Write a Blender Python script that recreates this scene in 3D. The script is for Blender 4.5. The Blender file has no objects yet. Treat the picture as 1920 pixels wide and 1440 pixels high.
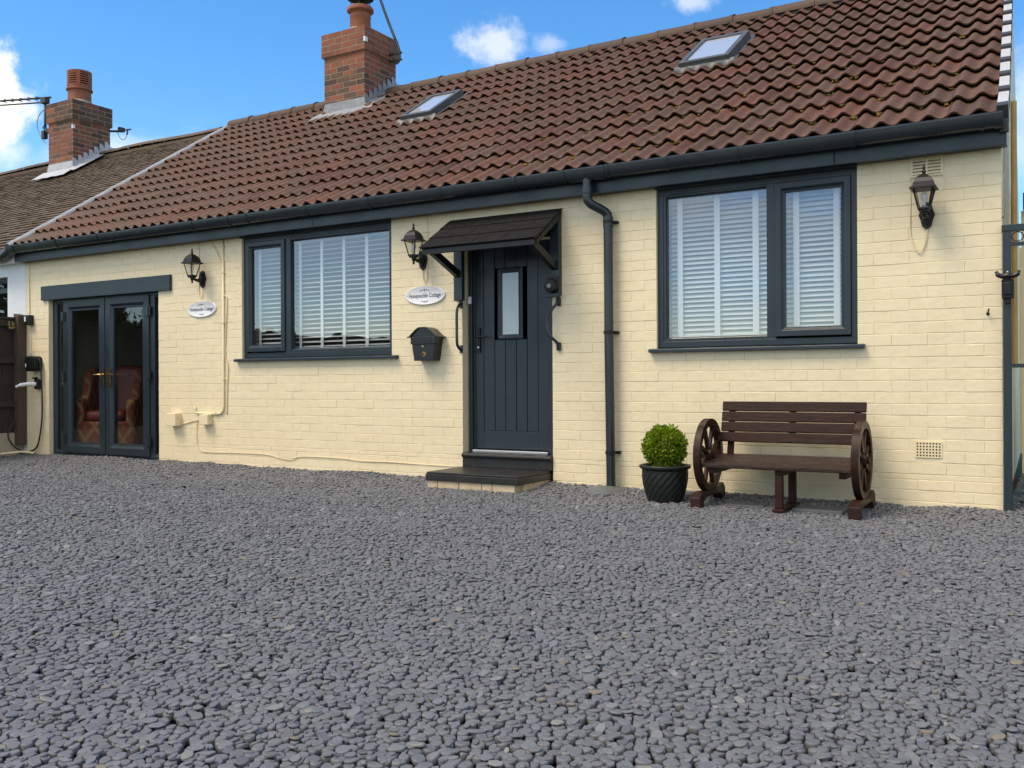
import bpy, math, random
import numpy as np
from mathutils import Vector, Matrix, Euler

R = math.radians
random.seed(7)
rng = np.random.RandomState(11)
scene = bpy.context.scene
COL = scene.collection

# ------------------------------------------------------------------ camera
cam_d = bpy.data.cameras.new('camera')
cam = bpy.data.objects.new('camera', cam_d)
COL.objects.link(cam)
CAM = Vector((0.3676, -6.942, 0.87))
YAW = R(30.763)
cam.matrix_world = (Matrix.Translation(CAM) @ Matrix.Rotation(YAW, 4, 'Z')
                    @ Matrix.Rotation(R(90), 4, 'X') @ Matrix.Rotation(-0.005, 4, 'Z'))
cam_d.sensor_fit = 'HORIZONTAL'
cam_d.sensor_width = 36.0
cam_d.lens = 1750.0 / 1920.0 * 36.0
cam_d.shift_y = -3.0 / 1920.0
cam_d.clip_start = 0.05
cam_d.clip_end = 2000.0
scene.camera = cam

# ------------------------------------------------------------------ sun and sky
SUN_EL, SUN_AZ = R(57), math.atan2(-0.62, -0.80)      # azimuth from +Y towards +X
sun_dir = Vector((math.sin(SUN_AZ) * math.cos(SUN_EL), math.cos(SUN_AZ) * math.cos(SUN_EL), math.sin(SUN_EL)))
sun_d = bpy.data.lights.new('sun', 'SUN')
sun_d.energy = 2.2
sun_d.angle = R(25)
sun_d.color = (1.0, 0.86, 0.68)
sun = bpy.data.objects.new('sun', sun_d)
sun.rotation_euler = sun_dir.to_track_quat('Z', 'Y').to_euler()
sun.location = sun_dir * 60
COL.objects.link(sun)

world = bpy.data.worlds.new('World')
scene.world = world
world.use_nodes = True
WN, WL = world.node_tree.nodes, world.node_tree.links
WN.clear()


def N(nt, kind, **kw):
    n = nt.nodes.new(kind)
    for k, v in kw.items():
        setattr(n, k, v)
    return n


def wmath(op, a, b=None, clamp=False):
    n = N(world.node_tree, 'ShaderNodeMath', operation=op, use_clamp=clamp)
    for i, v in enumerate((a, b)):
        if v is None:
            continue
        if isinstance(v, (int, float)):
            n.inputs[i].default_value = v
        else:
            WL.new(v, n.inputs[i])
    return n.outputs[0]


sky = N(world.node_tree, 'ShaderNodeTexSky', sky_type='NISHITA')
sky.sun_disc = False
sky.sun_elevation = SUN_EL
sky.sun_rotation = SUN_AZ
sky.altitude = 50
sky.air_density = 1.0
sky.dust_density = 0.25
sky.ozone_density = 3.0
hsv = N(world.node_tree, 'ShaderNodeHueSaturation')
hsv.inputs['Saturation'].default_value = 1.30
hsv.inputs['Value'].default_value = 1.16
WL.new(sky.outputs[0], hsv.inputs['Color'])
tc = N(world.node_tree, 'ShaderNodeTexCoord')
sep = N(world.node_tree, 'ShaderNodeSeparateXYZ')
WL.new(tc.outputs['Generated'], sep.inputs[0])
dx, dy, dz = sep.outputs
# a broken cloud layer seen in perspective (flat layer: direction divided by height)
zz = wmath('MAXIMUM', wmath('ADD', dz, 0.10), 0.03)
cx_, cy_ = wmath('DIVIDE', dx, zz), wmath('DIVIDE', dy, zz)
comb = N(world.node_tree, 'ShaderNodeCombineXYZ')
WL.new(cx_, comb.inputs[0]); WL.new(cy_, comb.inputs[1])
nz = N(world.node_tree, 'ShaderNodeTexNoise', noise_dimensions='3D')
nz.inputs['Scale'].default_value = 0.9
nz.inputs['Detail'].default_value = 7
nz.inputs['Roughness'].default_value = 0.55
WL.new(comb.outputs[0], nz.inputs['Vector'])
# fair-weather gaps stay open over the house (towards +Y), unseen cover behind the viewer is thickened for whiter fill
cover = wmath('ADD', nz.outputs['Fac'], wmath('MULTIPLY', dy, -0.15))
layer = N(world.node_tree, 'ShaderNodeMapRange', interpolation_type='SMOOTHSTEP')
layer.inputs['From Min'].default_value = 0.46
layer.inputs['From Max'].default_value = 0.66
WL.new(cover, layer.inputs['Value'])
# single cumulus clouds
fine = N(world.node_tree, 'ShaderNodeTexNoise', noise_dimensions='3D')
fine.inputs['Scale'].default_value = 26
fine.inputs['Detail'].default_value = 6
fine.inputs['Roughness'].default_value = 0.6
WL.new(tc.outputs['Generated'], fine.inputs['Vector'])
fine_c = wmath('SUBTRACT', fine.outputs['Fac'], 0.5)


def puff(c, wid, hei, soft, dens, rough=1.6):
    c = Vector(c).normalized()
    right = Vector((c.y, -c.x, 0)).normalized()
    up = right.cross(c)
    def dot(v):
        n = N(world.node_tree, 'ShaderNodeVectorMath', operation='DOT_PRODUCT')
        WL.new(tc.outputs['Generated'], n.inputs[0]); n.inputs[1].default_value = v
        return n.outputs['Value']
    u = wmath('DIVIDE', dot(right), wid)
    v = wmath('DIVIDE', dot(up), hei)
    v = wmath('SUBTRACT', v, c.dot(up) / hei)
    d = wmath('SQRT', wmath('ADD', wmath('MULTIPLY', u, u), wmath('MULTIPLY', v, v)))
    d = wmath('ADD', d, wmath('MULTIPLY', fine_c, rough))
    front = wmath('GREATER_THAN', dot(c), 0.2)
    m = N(world.node_tree, 'ShaderNodeMapRange', interpolation_type='SMOOTHSTEP')
    m.inputs['From Min'].default_value = 1.0
    m.inputs['From Max'].default_value = 1.0 - soft
    m.inputs['To Max'].default_value = dens
    WL.new(d, m.inputs['Value'])
    return wmath('MULTIPLY', m.outputs[0], front)


low = N(world.node_tree, 'ShaderNodeMapRange', interpolation_type='SMOOTHSTEP')   # thinner towards the horizon
low.inputs['From Min'].default_value = 0.05
low.inputs['From Max'].default_value = 0.34
low.inputs['To Min'].default_value = 0.12
WL.new(dz, low.inputs['Value'])
clouds = wmath('MULTIPLY', layer.outputs[0], low.outputs[0])
for p in (puff((-0.846, 0.470, 0.262), 0.062, 0.058, 0.45, 1.0, 1.3), puff((-0.856, 0.455, 0.215), 0.085, 0.036, 0.9, 0.7, 1.2),
          puff((-0.495, 0.800, 0.342), 0.038, 0.023, 0.95, 0.50, 2.8), puff((-0.448, 0.830, 0.342), 0.022, 0.015, 0.95, 0.28, 2.4),
          puff((-0.318, 0.872, 0.372), 0.030, 0.014, 0.95, 0.40, 2.4), puff((-0.02, 0.974, 0.250), 0.05, 0.09, 0.9, 0.35, 1.6)):
    clouds = wmath('MAXIMUM', clouds, p)
mixc = N(world.node_tree, 'ShaderNodeMix', data_type='RGBA')
WL.new(clouds, mixc.inputs['Factor'])
WL.new(hsv.outputs[0], mixc.inputs['A'])
mixc.inputs['B'].default_value = (7.6, 7.2, 6.7, 1)
bg = N(world.node_tree, 'ShaderNodeBackground')
bg.inputs['Strength'].default_value = 0.13
WL.new(mixc.outputs['Result'], bg.inputs['Color'])
wo = N(world.node_tree, 'ShaderNodeOutputWorld')
WL.new(bg.outputs[0], wo.inputs[0])

scene.view_settings.view_transform = 'Standard'
scene.view_settings.look = 'None'
scene.view_settings.exposure = 0.57
scene.view_settings.gamma = 1.0
scene.view_settings.use_curve_mapping = False
scene.cycles.max_bounces = 8
scene.cycles.transparent_max_bounces = 16

# ------------------------------------------------------------------ materials
MATS = {}


def mat(name, color, rough=0.6, metal=0.0, var=None, bump=None, rand=None, spec=0.5, stretch=None, coat=0.0, rvar=None):
    """var=(scale, dark colour, amount) slow stains; bump=(scale, strength, distance); rand=[(pos, colour), ...] per piece."""
    m = bpy.data.materials.new(name)
    m.use_nodes = True
    nt = m.node_tree
    b = nt.nodes['Principled BSDF']
    b.inputs['Roughness'].default_value = rough
    b.inputs['Metallic'].default_value = metal
    b.inputs['Specular IOR Level'].default_value = spec
    b.inputs['Coat Weight'].default_value = coat
    geo = N(nt, 'ShaderNodeNewGeometry')
    vec = geo.outputs['Position']
    if stretch:
        vm = N(nt, 'ShaderNodeVectorMath', operation='MULTIPLY')
        vm.inputs[1].default_value = stretch
        nt.links.new(vec, vm.inputs[0])
        vec = vm.outputs[0]
    rgb = N(nt, 'ShaderNodeRGB')
    rgb.outputs[0].default_value = (*color, 1)
    out = rgb.outputs[0]
    if rand:
        oi = N(nt, 'ShaderNodeObjectInfo')
        ad = N(nt, 'ShaderNodeMath', operation='ADD')
        nt.links.new(oi.outputs['Random'], ad.inputs[0])
        nt.links.new(geo.outputs['Random Per Island'], ad.inputs[1])
        fr = N(nt, 'ShaderNodeMath', operation='FRACT')
        nt.links.new(ad.outputs[0], fr.inputs[0])
        cr = N(nt, 'ShaderNodeValToRGB')
        els = cr.color_ramp.elements
        while len(els) < len(rand):
            els.new(0.5)
        for e, (p, c) in zip(els, rand):
            e.position = p
            e.color = (*c, 1)
        nt.links.new(fr.outputs[0], cr.inputs[0])
        out = cr.outputs[0]
    if var:
        for sc_, dark, amt in (var if isinstance(var, list) else [var]):
            tn = N(nt, 'ShaderNodeTexNoise')
            tn.inputs['Scale'].default_value = sc_
            tn.inputs['Detail'].default_value = 5
            tn.inputs['Roughness'].default_value = 0.6
            nt.links.new(vec, tn.inputs['Vector'])
            mr = N(nt, 'ShaderNodeMapRange')
            mr.inputs['From Min'].default_value = 0.42
            mr.inputs['From Max'].default_value = 0.72
            mr.inputs['To Max'].default_value = amt
            nt.links.new(tn.outputs['Fac'], mr.inputs['Value'])
            mx = N(nt, 'ShaderNodeMix', data_type='RGBA')
            nt.links.new(mr.outputs[0], mx.inputs['Factor'])
            nt.links.new(out, mx.inputs['A'])
            mx.inputs['B'].default_value = (*dark, 1)
            out = mx.outputs['Result']
    nt.links.new(out, b.inputs['Base Color'])
    if rvar:
        tn = N(nt, 'ShaderNodeTexNoise')
        tn.inputs['Scale'].default_value = rvar[0]
        tn.inputs['Detail'].default_value = 6
        nt.links.new(vec, tn.inputs['Vector'])
        mr = N(nt, 'ShaderNodeMapRange')
        mr.inputs['From Min'].default_value = 0.35
        mr.inputs['From Max'].default_value = 0.68
        mr.inputs['To Min'].default_value = rvar[1]
        mr.inputs['To Max'].default_value = rvar[2]
        nt.links.new(tn.outputs['Fac'], mr.inputs['Value'])
        nt.links.new(mr.outputs[0], b.inputs['Roughness'])
    if bump:
        tn = N(nt, 'ShaderNodeTexNoise')
        tn.inputs['Scale'].default_value = bump[0]
        tn.inputs['Detail'].default_value = 6
        nt.links.new(vec, tn.inputs['Vector'])
        bp = N(nt, 'ShaderNodeBump')
        bp.inputs['Strength'].default_value = bump[1]
        bp.inputs['Distance'].default_value = bump[2]
        nt.links.new(tn.outputs['Fac'], bp.inputs['Height'])
        nt.links.new(bp.outputs[0], b.inputs['Normal'])
    MATS[name] = m
    return m


mat('cream', (0.80, 0.69, 0.46), 0.5, var=[(0.9, (0.74, 0.625, 0.405), 0.6), (14, (0.71, 0.59, 0.38), 0.35), (3.5, (0.64, 0.525, 0.335), 0.22)], bump=(26, 0.45, 0.006), rvar=(5, 0.42, 0.62))
mat('cream_smooth', (0.775, 0.655, 0.425), 0.5, bump=(40, 0.15, 0.003))
mat('cream_dirty', (0.58, 0.47, 0.31), 0.7, var=[(9, (0.40, 0.20, 0.11), 0.45), (30, (0.42, 0.34, 0.23), 0.5)], bump=(60, 0.4, 0.004))
mat('anthracite', (0.016, 0.0265, 0.035), 0.36, spec=0.45, var=[(6, (0.021, 0.031, 0.039), 0.6), (45, (0.024, 0.034, 0.041), 0.2)], bump=(140, 0.06, 0.001), rvar=(4, 0.30, 0.44))
mat('anthracite_gloss', (0.017, 0.025, 0.032), 0.25, var=[(5, (0.028, 0.035, 0.041), 0.5), (50, (0.026, 0.033, 0.039), 0.2)], rvar=(4, 0.18, 0.34))
mat('skylight_grey', (0.075, 0.08, 0.085), 0.45, var=(9, (0.12, 0.12, 0.12), 0.6))
mat('black', (0.008, 0.0085, 0.009), 0.45, spec=0.35, var=(8, (0.014, 0.014, 0.013), 0.6), bump=(120, 0.08, 0.001))
mat('black_felt', (0.010, 0.0095, 0.009), 0.9, spec=0.2, var=(18, (0.020, 0.018, 0.016), 0.7), bump=(260, 0.5, 0.002))
mat('black_gloss', (0.009, 0.010, 0.012), 0.28)
mat('step_black', (0.014, 0.014, 0.0145), 0.42, spec=0.4, var=[(7, (0.030, 0.028, 0.025), 0.7), (34, (0.075, 0.07, 0.062), 0.25)], bump=(70, 0.3, 0.003))
mat('white', (0.72, 0.73, 0.76), 0.45, var=(3, (0.62, 0.63, 0.66), 0.5))
mat('white_blind', (0.74, 0.75, 0.76), 0.5)
mat('blind_tape', (0.86, 0.87, 0.88), 0.7)
mat('grey_cap', (0.50, 0.51, 0.52), 0.55, var=(20, (0.40, 0.40, 0.40), 0.6))
mat('dark_cap', (0.045, 0.048, 0.052), 0.6)
mat('enamel', (0.76, 0.76, 0.78), 0.2, coat=0.5)
mat('print_grey', (0.09, 0.09, 0.105), 0.5)
mat('gold', (0.55, 0.36, 0.12), 0.32, 0.9)
mat('brass', (0.60, 0.40, 0.14), 0.28, 1.0)
mat('chrome', (0.6, 0.6, 0.62), 0.3, 0.9)
mat('lead', (0.25, 0.265, 0.28), 0.6, var=[(6, (0.36, 0.37, 0.38), 0.7), (30, (0.15, 0.155, 0.16), 0.6)], bump=(30, 0.3, 0.006))
mat('lead_white', (0.46, 0.475, 0.49), 0.55, var=(8, (0.32, 0.335, 0.35), 0.8), bump=(40, 0.3, 0.005))
mat('tile', (0.1131, 0.0475, 0.0264), 0.62, spec=0.4,
    rand=[(0.0, (0.0867, 0.0301, 0.0152)), (0.22, (0.1272, 0.0554, 0.0310)), (0.45, (0.1037, 0.0570, 0.0343)), (0.70, (0.1508, 0.0538, 0.0264)), (0.88, (0.1207, 0.0680, 0.0409)), (1.0, (0.0707, 0.0316, 0.0178))],
    var=[(1.7, (0.1055, 0.0664, 0.0422), 0.9), (22, (0.0518, 0.0253, 0.0158), 0.75), (80, (0.1885, 0.0989, 0.0594), 0.40)], bump=(110, 0.5, 0.004))
mat('ridge', (0.0800, 0.0456, 0.0296), 0.75, rand=[(0, (0.0840, 0.0441, 0.0266)), (0.5, (0.1000, 0.0593, 0.0370)), (1, (0.0680, 0.0395, 0.0266))],
    var=(18, (0.0640, 0.0418, 0.0296), 0.7), bump=(80, 0.4, 0.004))
mat('plain_tile', (0.0858, 0.0570, 0.0360), 0.85,
    rand=[(0, (0.0975, 0.0714, 0.0475)), (0.35, (0.1287, 0.0927, 0.0619)), (0.7, (0.1131, 0.0821, 0.0554)), (0.94, (0.1365, 0.0912, 0.0540)), (1, (0.1638, 0.0950, 0.0396))],
    var=[(1.6, (0.0897, 0.0684, 0.0461), 0.6), (6, (0.1326, 0.0821, 0.0360), 0.35)], bump=(90, 0.5, 0.004))
mat('brick_red', (0.33, 0.10, 0.045), 0.8,
    rand=[(0, (0.215, 0.058, 0.028)), (0.35, (0.275, 0.078, 0.033)), (0.6, (0.185, 0.064, 0.038)), (0.85, (0.30, 0.098, 0.045)), (1, (0.15, 0.048, 0.027))],
    var=[(9, (0.11, 0.050, 0.033), 0.8), (45, (0.31, 0.14, 0.08), 0.3)], bump=(90, 0.5, 0.004))
mat('brick_dark', (0.10, 0.06, 0.04), 0.85,
    rand=[(0, (0.070, 0.034, 0.023)), (0.5, (0.115, 0.060, 0.038)), (1, (0.14, 0.082, 0.052))],
    var=(16, (0.05, 0.03, 0.022), 0.6), bump=(90, 0.5, 0.004))
mat('mortar', (0.33, 0.27, 0.20), 0.95, var=(20, (0.24, 0.20, 0.15), 0.7), bump=(120, 0.6, 0.004))
mat('terracotta', (0.27, 0.085, 0.038), 0.75, var=[(10, (0.15, 0.058, 0.033), 0.8), (40, (0.32, 0.14, 0.075), 0.4)], bump=(60, 0.3, 0.003))
mat('soot_and_shade', (0.03, 0.028, 0.026), 0.7, var=(12, (0.06, 0.05, 0.04), 0.7))  # sooty dark for cowl and decks, also painted shade inside the vents
mat('aerial', (0.05, 0.05, 0.05), 0.5, 0.4, var=(20, (0.12, 0.11, 0.10), 0.5))
mat('bench_wood', (0.0232, 0.0076, 0.0043), 0.5, spec=0.22, rand=[(0, (0.0207, 0.0071, 0.0040)), (1, (0.0293, 0.0097, 0.0052))], stretch=(1.6, 30, 30), var=[(4, (0.0610, 0.0184, 0.0095), 0.95), (14, (0.0110, 0.0051, 0.0033), 0.95)], bump=(20, 0.6, 0.004), rvar=(3, 0.30, 0.62))
mat('bench_seat', (0.050, 0.028, 0.019), 0.6, spec=0.25, rand=[(0, (0.026, 0.014, 0.0095)), (0.5, (0.050, 0.030, 0.021)), (1, (0.036, 0.020, 0.014))], stretch=(1.6, 34, 34), var=[(4, (0.105, 0.070, 0.052), 0.9), (14, (0.014, 0.008, 0.006), 0.95)], bump=(20, 0.7, 0.005), rvar=(3, 0.35, 0.65))
mat('bench_wheel', (0.0252, 0.0092, 0.0049), 0.5, spec=0.22, var=[(8, (0.0600, 0.0214, 0.0114), 0.95), (36, (0.0132, 0.0061, 0.0038), 0.9)], bump=(60, 0.5, 0.004), rvar=(6, 0.30, 0.62))
mat('pot', (0.012, 0.0135, 0.0125), 0.48, spec=0.35, var=(9, (0.020, 0.022, 0.019), 0.6))
mat('fence_wood', (0.030, 0.025, 0.020), 0.8, stretch=(14, 14, 2.0), var=[(5, (0.050, 0.040, 0.030), 0.8)], bump=(30, 0.4, 0.004),
    rand=[(0, (0.024, 0.020, 0.016)), (1, (0.036, 0.030, 0.024))])
mat('post_wood', (0.075, 0.048, 0.032), 0.75, stretch=(14, 14, 2.0), var=(5, (0.045, 0.032, 0.022), 0.8), bump=(30, 0.4, 0.004))
mat('concrete', (0.42, 0.34, 0.25), 0.9, var=(6, (0.30, 0.25, 0.19), 0.7), bump=(60, 0.4, 0.004))
mat('pale_timber', (0.50, 0.44, 0.33), 0.8, stretch=(12, 12, 1.5), var=(6, (0.38, 0.32, 0.23), 0.8), bump=(30, 0.4, 0.003))
mat('ochre', (0.48, 0.30, 0.09), 0.5, var=(6, (0.34, 0.21, 0.07), 0.7))
mat('drain_grey', (0.11, 0.12, 0.125), 0.6, var=(12, (0.07, 0.075, 0.08), 0.6), bump=(40, 0.3, 0.003))
mat('cable_cream', (0.74, 0.61, 0.38), 0.5)
mat('cable_black', (0.012, 0.012, 0.013), 0.45)
mat('cable_grey', (0.25, 0.25, 0.24), 0.6)
mat('moss', (0.13, 0.11, 0.015), 0.95, rand=[(0, (0.055, 0.052, 0.010)), (0.5, (0.12, 0.085, 0.014)), (0.85, (0.19, 0.12, 0.018)), (1, (0.26, 0.14, 0.03))], bump=(200, 0.8, 0.004))
mat('soil', (0.020, 0.018, 0.017), 0.95, var=(40, (0.035, 0.03, 0.026), 0.7), bump=(90, 0.6, 0.01))
mat('room_wall', (0.30, 0.27, 0.21), 0.8)
mat('room_floor', (0.20, 0.12, 0.07), 0.5, stretch=(2, 14, 1), var=(4, (0.12, 0.07, 0.04), 0.7))
mat('red_leather', (0.19, 0.022, 0.014), 0.42, var=(8, (0.13, 0.015, 0.010), 0.6), bump=(40, 0.2, 0.003))
mat('light_wood', (0.34, 0.19, 0.08), 0.5)
mat('bark', (0.06, 0.045, 0.03), 0.9, bump=(30, 0.6, 0.01))
mat('tarmac', (0.055, 0.055, 0.058), 0.9, var=(3, (0.07, 0.07, 0.072), 0.7), bump=(180, 0.5, 0.004))
mat('grass', (0.06, 0.09, 0.02), 0.9, var=(5, (0.09, 0.10, 0.03), 0.8), bump=(60, 0.8, 0.03))
SL = [(0.0, (0.124, 0.126, 0.135)), (0.25, (0.157, 0.161, 0.169)), (0.50, (0.137, 0.140, 0.149)), (0.75, (0.175, 0.179, 0.185)), (1.0, (0.144, 0.148, 0.157))]
mat('slate', (0.126, 0.133, 0.140), 0.6, spec=0.35, rand=SL, var=[(60, (0.108, 0.111, 0.119), 0.5), (0.9, (0.133, 0.135, 0.142), 0.4)], bump=(170, 0.3, 0.002))
mat('slate_mixed', (0.126, 0.133, 0.140), 0.6, spec=0.35,
    rand=[(0.0, (0.108, 0.110, 0.119)), (0.35, (0.155, 0.158, 0.167)), (0.72, (0.180, 0.186, 0.194)), (0.88, (0.137, 0.140, 0.150)), (0.96, (0.261, 0.257, 0.233)), (0.985, (0.180, 0.154, 0.119)), (1.0, (0.243, 0.206, 0.146))],
    var=(60, (0.104, 0.109, 0.118), 0.4), bump=(170, 0.3, 0.002))


def leaf_mat(name, cols, trans):
    m = mat(name, cols[0], 0.45, rand=[(i / (len(cols) - 1), c) for i, c in enumerate(cols)], spec=0.4)
    nt = m.node_tree
    b = nt.nodes['Principled BSDF']
    src = b.inputs['Base Color'].links[0].from_socket
    t = N(nt, 'ShaderNodeBsdfTranslucent')
    nt.links.new(src, t.inputs[0])
    mx = N(nt, 'ShaderNodeMixShader')
    mx.inputs[0].default_value = trans
    nt.links.new(b.outputs[0], mx.inputs[1])
    nt.links.new(t.outputs[0], mx.inputs[2])
    nt.links.new(mx.outputs[0], nt.nodes['Material Output'].inputs[0])


leaf_mat('box_leaf', [(0.12, 0.19, 0.006), (0.19, 0.28, 0.010), (0.25, 0.35, 0.016), (0.14, 0.21, 0.008)], 0.35)
leaf_mat('tree_leaf', [(0.03, 0.05, 0.012), (0.05, 0.075, 0.02), (0.04, 0.06, 0.015)], 0.25)


def glass_mat(name, boost, tint=(1, 1, 1), rough=0.0):
    m = bpy.data.materials.new(name)
    m.use_nodes = True
    nt = m.node_tree
    nt.nodes.clear()
    lw = N(nt, 'ShaderNodeLayerWeight')
    lw.inputs['Blend'].default_value = 0.5
    pw = N(nt, 'ShaderNodeMath', operation='POWER')
    pw.inputs[1].default_value = 5.0
    nt.links.new(lw.outputs['Facing'], pw.inputs[0])
    ma = N(nt, 'ShaderNodeMath', operation='MULTIPLY_ADD')
    ma.inputs[1].default_value = 0.957
    ma.inputs[2].default_value = 0.043
    nt.links.new(pw.outputs[0], ma.inputs[0])
    mu = N(nt, 'ShaderNodeMath', operation='MULTIPLY', use_clamp=True)
    mu.inputs[1].default_value = boost
    nt.links.new(ma.outputs[0], mu.inputs[0])
    tr = N(nt, 'ShaderNodeBsdfTransparent')
    tr.inputs[0].default_value = (*tint, 1)
    gl = N(nt, 'ShaderNodeBsdfGlossy')
    gl.inputs['Roughness'].default_value = rough
    gp = N(nt, 'ShaderNodeNewGeometry')
    wn = N(nt, 'ShaderNodeTexNoise')
    wn.inputs['Scale'].default_value = 2.2
    wn.inputs['Detail'].default_value = 2
    nt.links.new(gp.outputs['Position'], wn.inputs['Vector'])
    wb = N(nt, 'ShaderNodeBump')
    wb.inputs['Strength'].default_value = 0.5
    wb.inputs['Distance'].default_value = 0.005
    nt.links.new(wn.outputs['Fac'], wb.inputs['Height'])
    nt.links.new(wb.outputs[0], gl.inputs['Normal'])
    mx = N(nt, 'ShaderNodeMixShader')
    nt.links.new(mu.outputs[0], mx.inputs[0])
    nt.links.new(tr.outputs[0], mx.inputs[1])
    nt.links.new(gl.outputs[0], mx.inputs[2])
    o = N(nt, 'ShaderNodeOutputMaterial')
    nt.links.new(mx.outputs[0], o.inputs[0])
    MATS[name] = m


glass_mat('glass', 4.8, (0.90, 0.92, 0.92))
glass_mat('glass_dark', 2.4, (0.86, 0.89, 0.87))
glass_mat('lamp_glass', 1.6, (0.95, 0.95, 0.92))
mat('frosted', (0.42, 0.47, 0.50), 0.12, spec=0.9, var=(5, (0.34, 0.39, 0.42), 0.7))
mat('roof_glass', (0.55, 0.58, 0.62), 0.06, spec=1.0, coat=1.0)  # pale base paints in the whitish sky reflection and a white blind behind


def trellis_mat():
    """red fabric with a gold lattice of long hexagons."""
    m = mat('trellis', (0.20, 0.03, 0.02), 0.8)
    nt = m.node_tree
    b = nt.nodes['Principled BSDF']
    geo = N(nt, 'ShaderNodeTexCoord')
    vm = N(nt, 'ShaderNodeVectorMath', operation='MULTIPLY')
    vm.inputs[1].default_value = (4.4, 4.4, 3.0)
    nt.links.new(geo.outputs['Object'], vm.inputs[0])
    sp = N(nt, 'ShaderNodeSeparateXYZ')
    nt.links.new(vm.outputs[0], sp.inputs[0])
    def M(op, a, bb=None):
        n = N(nt, 'ShaderNodeMath', operation=op)
        for i, v in enumerate((a, bb)):
            if v is None:
                continue
            if isinstance(v, (int, float)):
                n.inputs[i].default_value = v
            else:
                nt.links.new(v, n.inputs[i])
        return n.outputs[0]
    h = M('ADD', sp.outputs[0], sp.outputs[1])
    a = M('PINGPONG', M('ADD', h, sp.outputs[2]), 0.5)
    c = M('PINGPONG', M('SUBTRACT', h, sp.outputs[2]), 0.5)
    lo = M('MINIMUM', a, c)
    line = M('LESS_THAN', lo, 0.075)
    edge = M('MULTIPLY', M('GREATER_THAN', lo, 0.10), M('LESS_THAN', lo, 0.15))
    fl = M('GREATER_THAN', lo, 0.40)
    fac = M('MINIMUM', M('ADD', M('ADD', line, M('MULTIPLY', edge, 0.5)), M('MULTIPLY', fl, 0.5)), 1.0)
    mx = N(nt, 'ShaderNodeMix', data_type='RGBA')
    nt.links.new(fac, mx.inputs['Factor'])
    mx.inputs['A'].default_value = (0.19, 0.034, 0.019, 1)
    mx.inputs['B'].default_value = (0.27, 0.155, 0.062, 1)
    nt.links.new(mx.outputs['Result'], b.inputs['Base Color'])


trellis_mat()


def gravel_mat():
    m = mat('gravel_far', (0.12, 0.125, 0.14), 0.7)
    nt = m.node_tree
    b = nt.nodes['Principled BSDF']
    geo = N(nt, 'ShaderNodeNewGeometry')
    vo = N(nt, 'ShaderNodeTexVoronoi')
    vo.inputs['Scale'].default_value = 25
    nt.links.new(geo.outputs['Position'], vo.inputs['Vector'])
    cr = N(nt, 'ShaderNodeValToRGB')
    cr.color_ramp.elements[0].color = (0.10, 0.105, 0.125, 1)
    cr.color_ramp.elements[1].color = (0.16, 0.162, 0.175, 1)
    nt.links.new(vo.outputs['Color'], cr.inputs[0])
    nt.links.new(cr.outputs[0], b.inputs['Base Color'])
    bp = N(nt, 'ShaderNodeBump')
    bp.inputs['Strength'].default_value = 0.9
    bp.inputs['Distance'].default_value = 0.012
    bp.invert = True
    nt.links.new(vo.outputs['Distance'], bp.inputs['Height'])
    nt.links.new(bp.outputs[0], b.inputs['Normal'])


gravel_mat()

# ------------------------------------------------------------------ mesh builder


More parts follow.
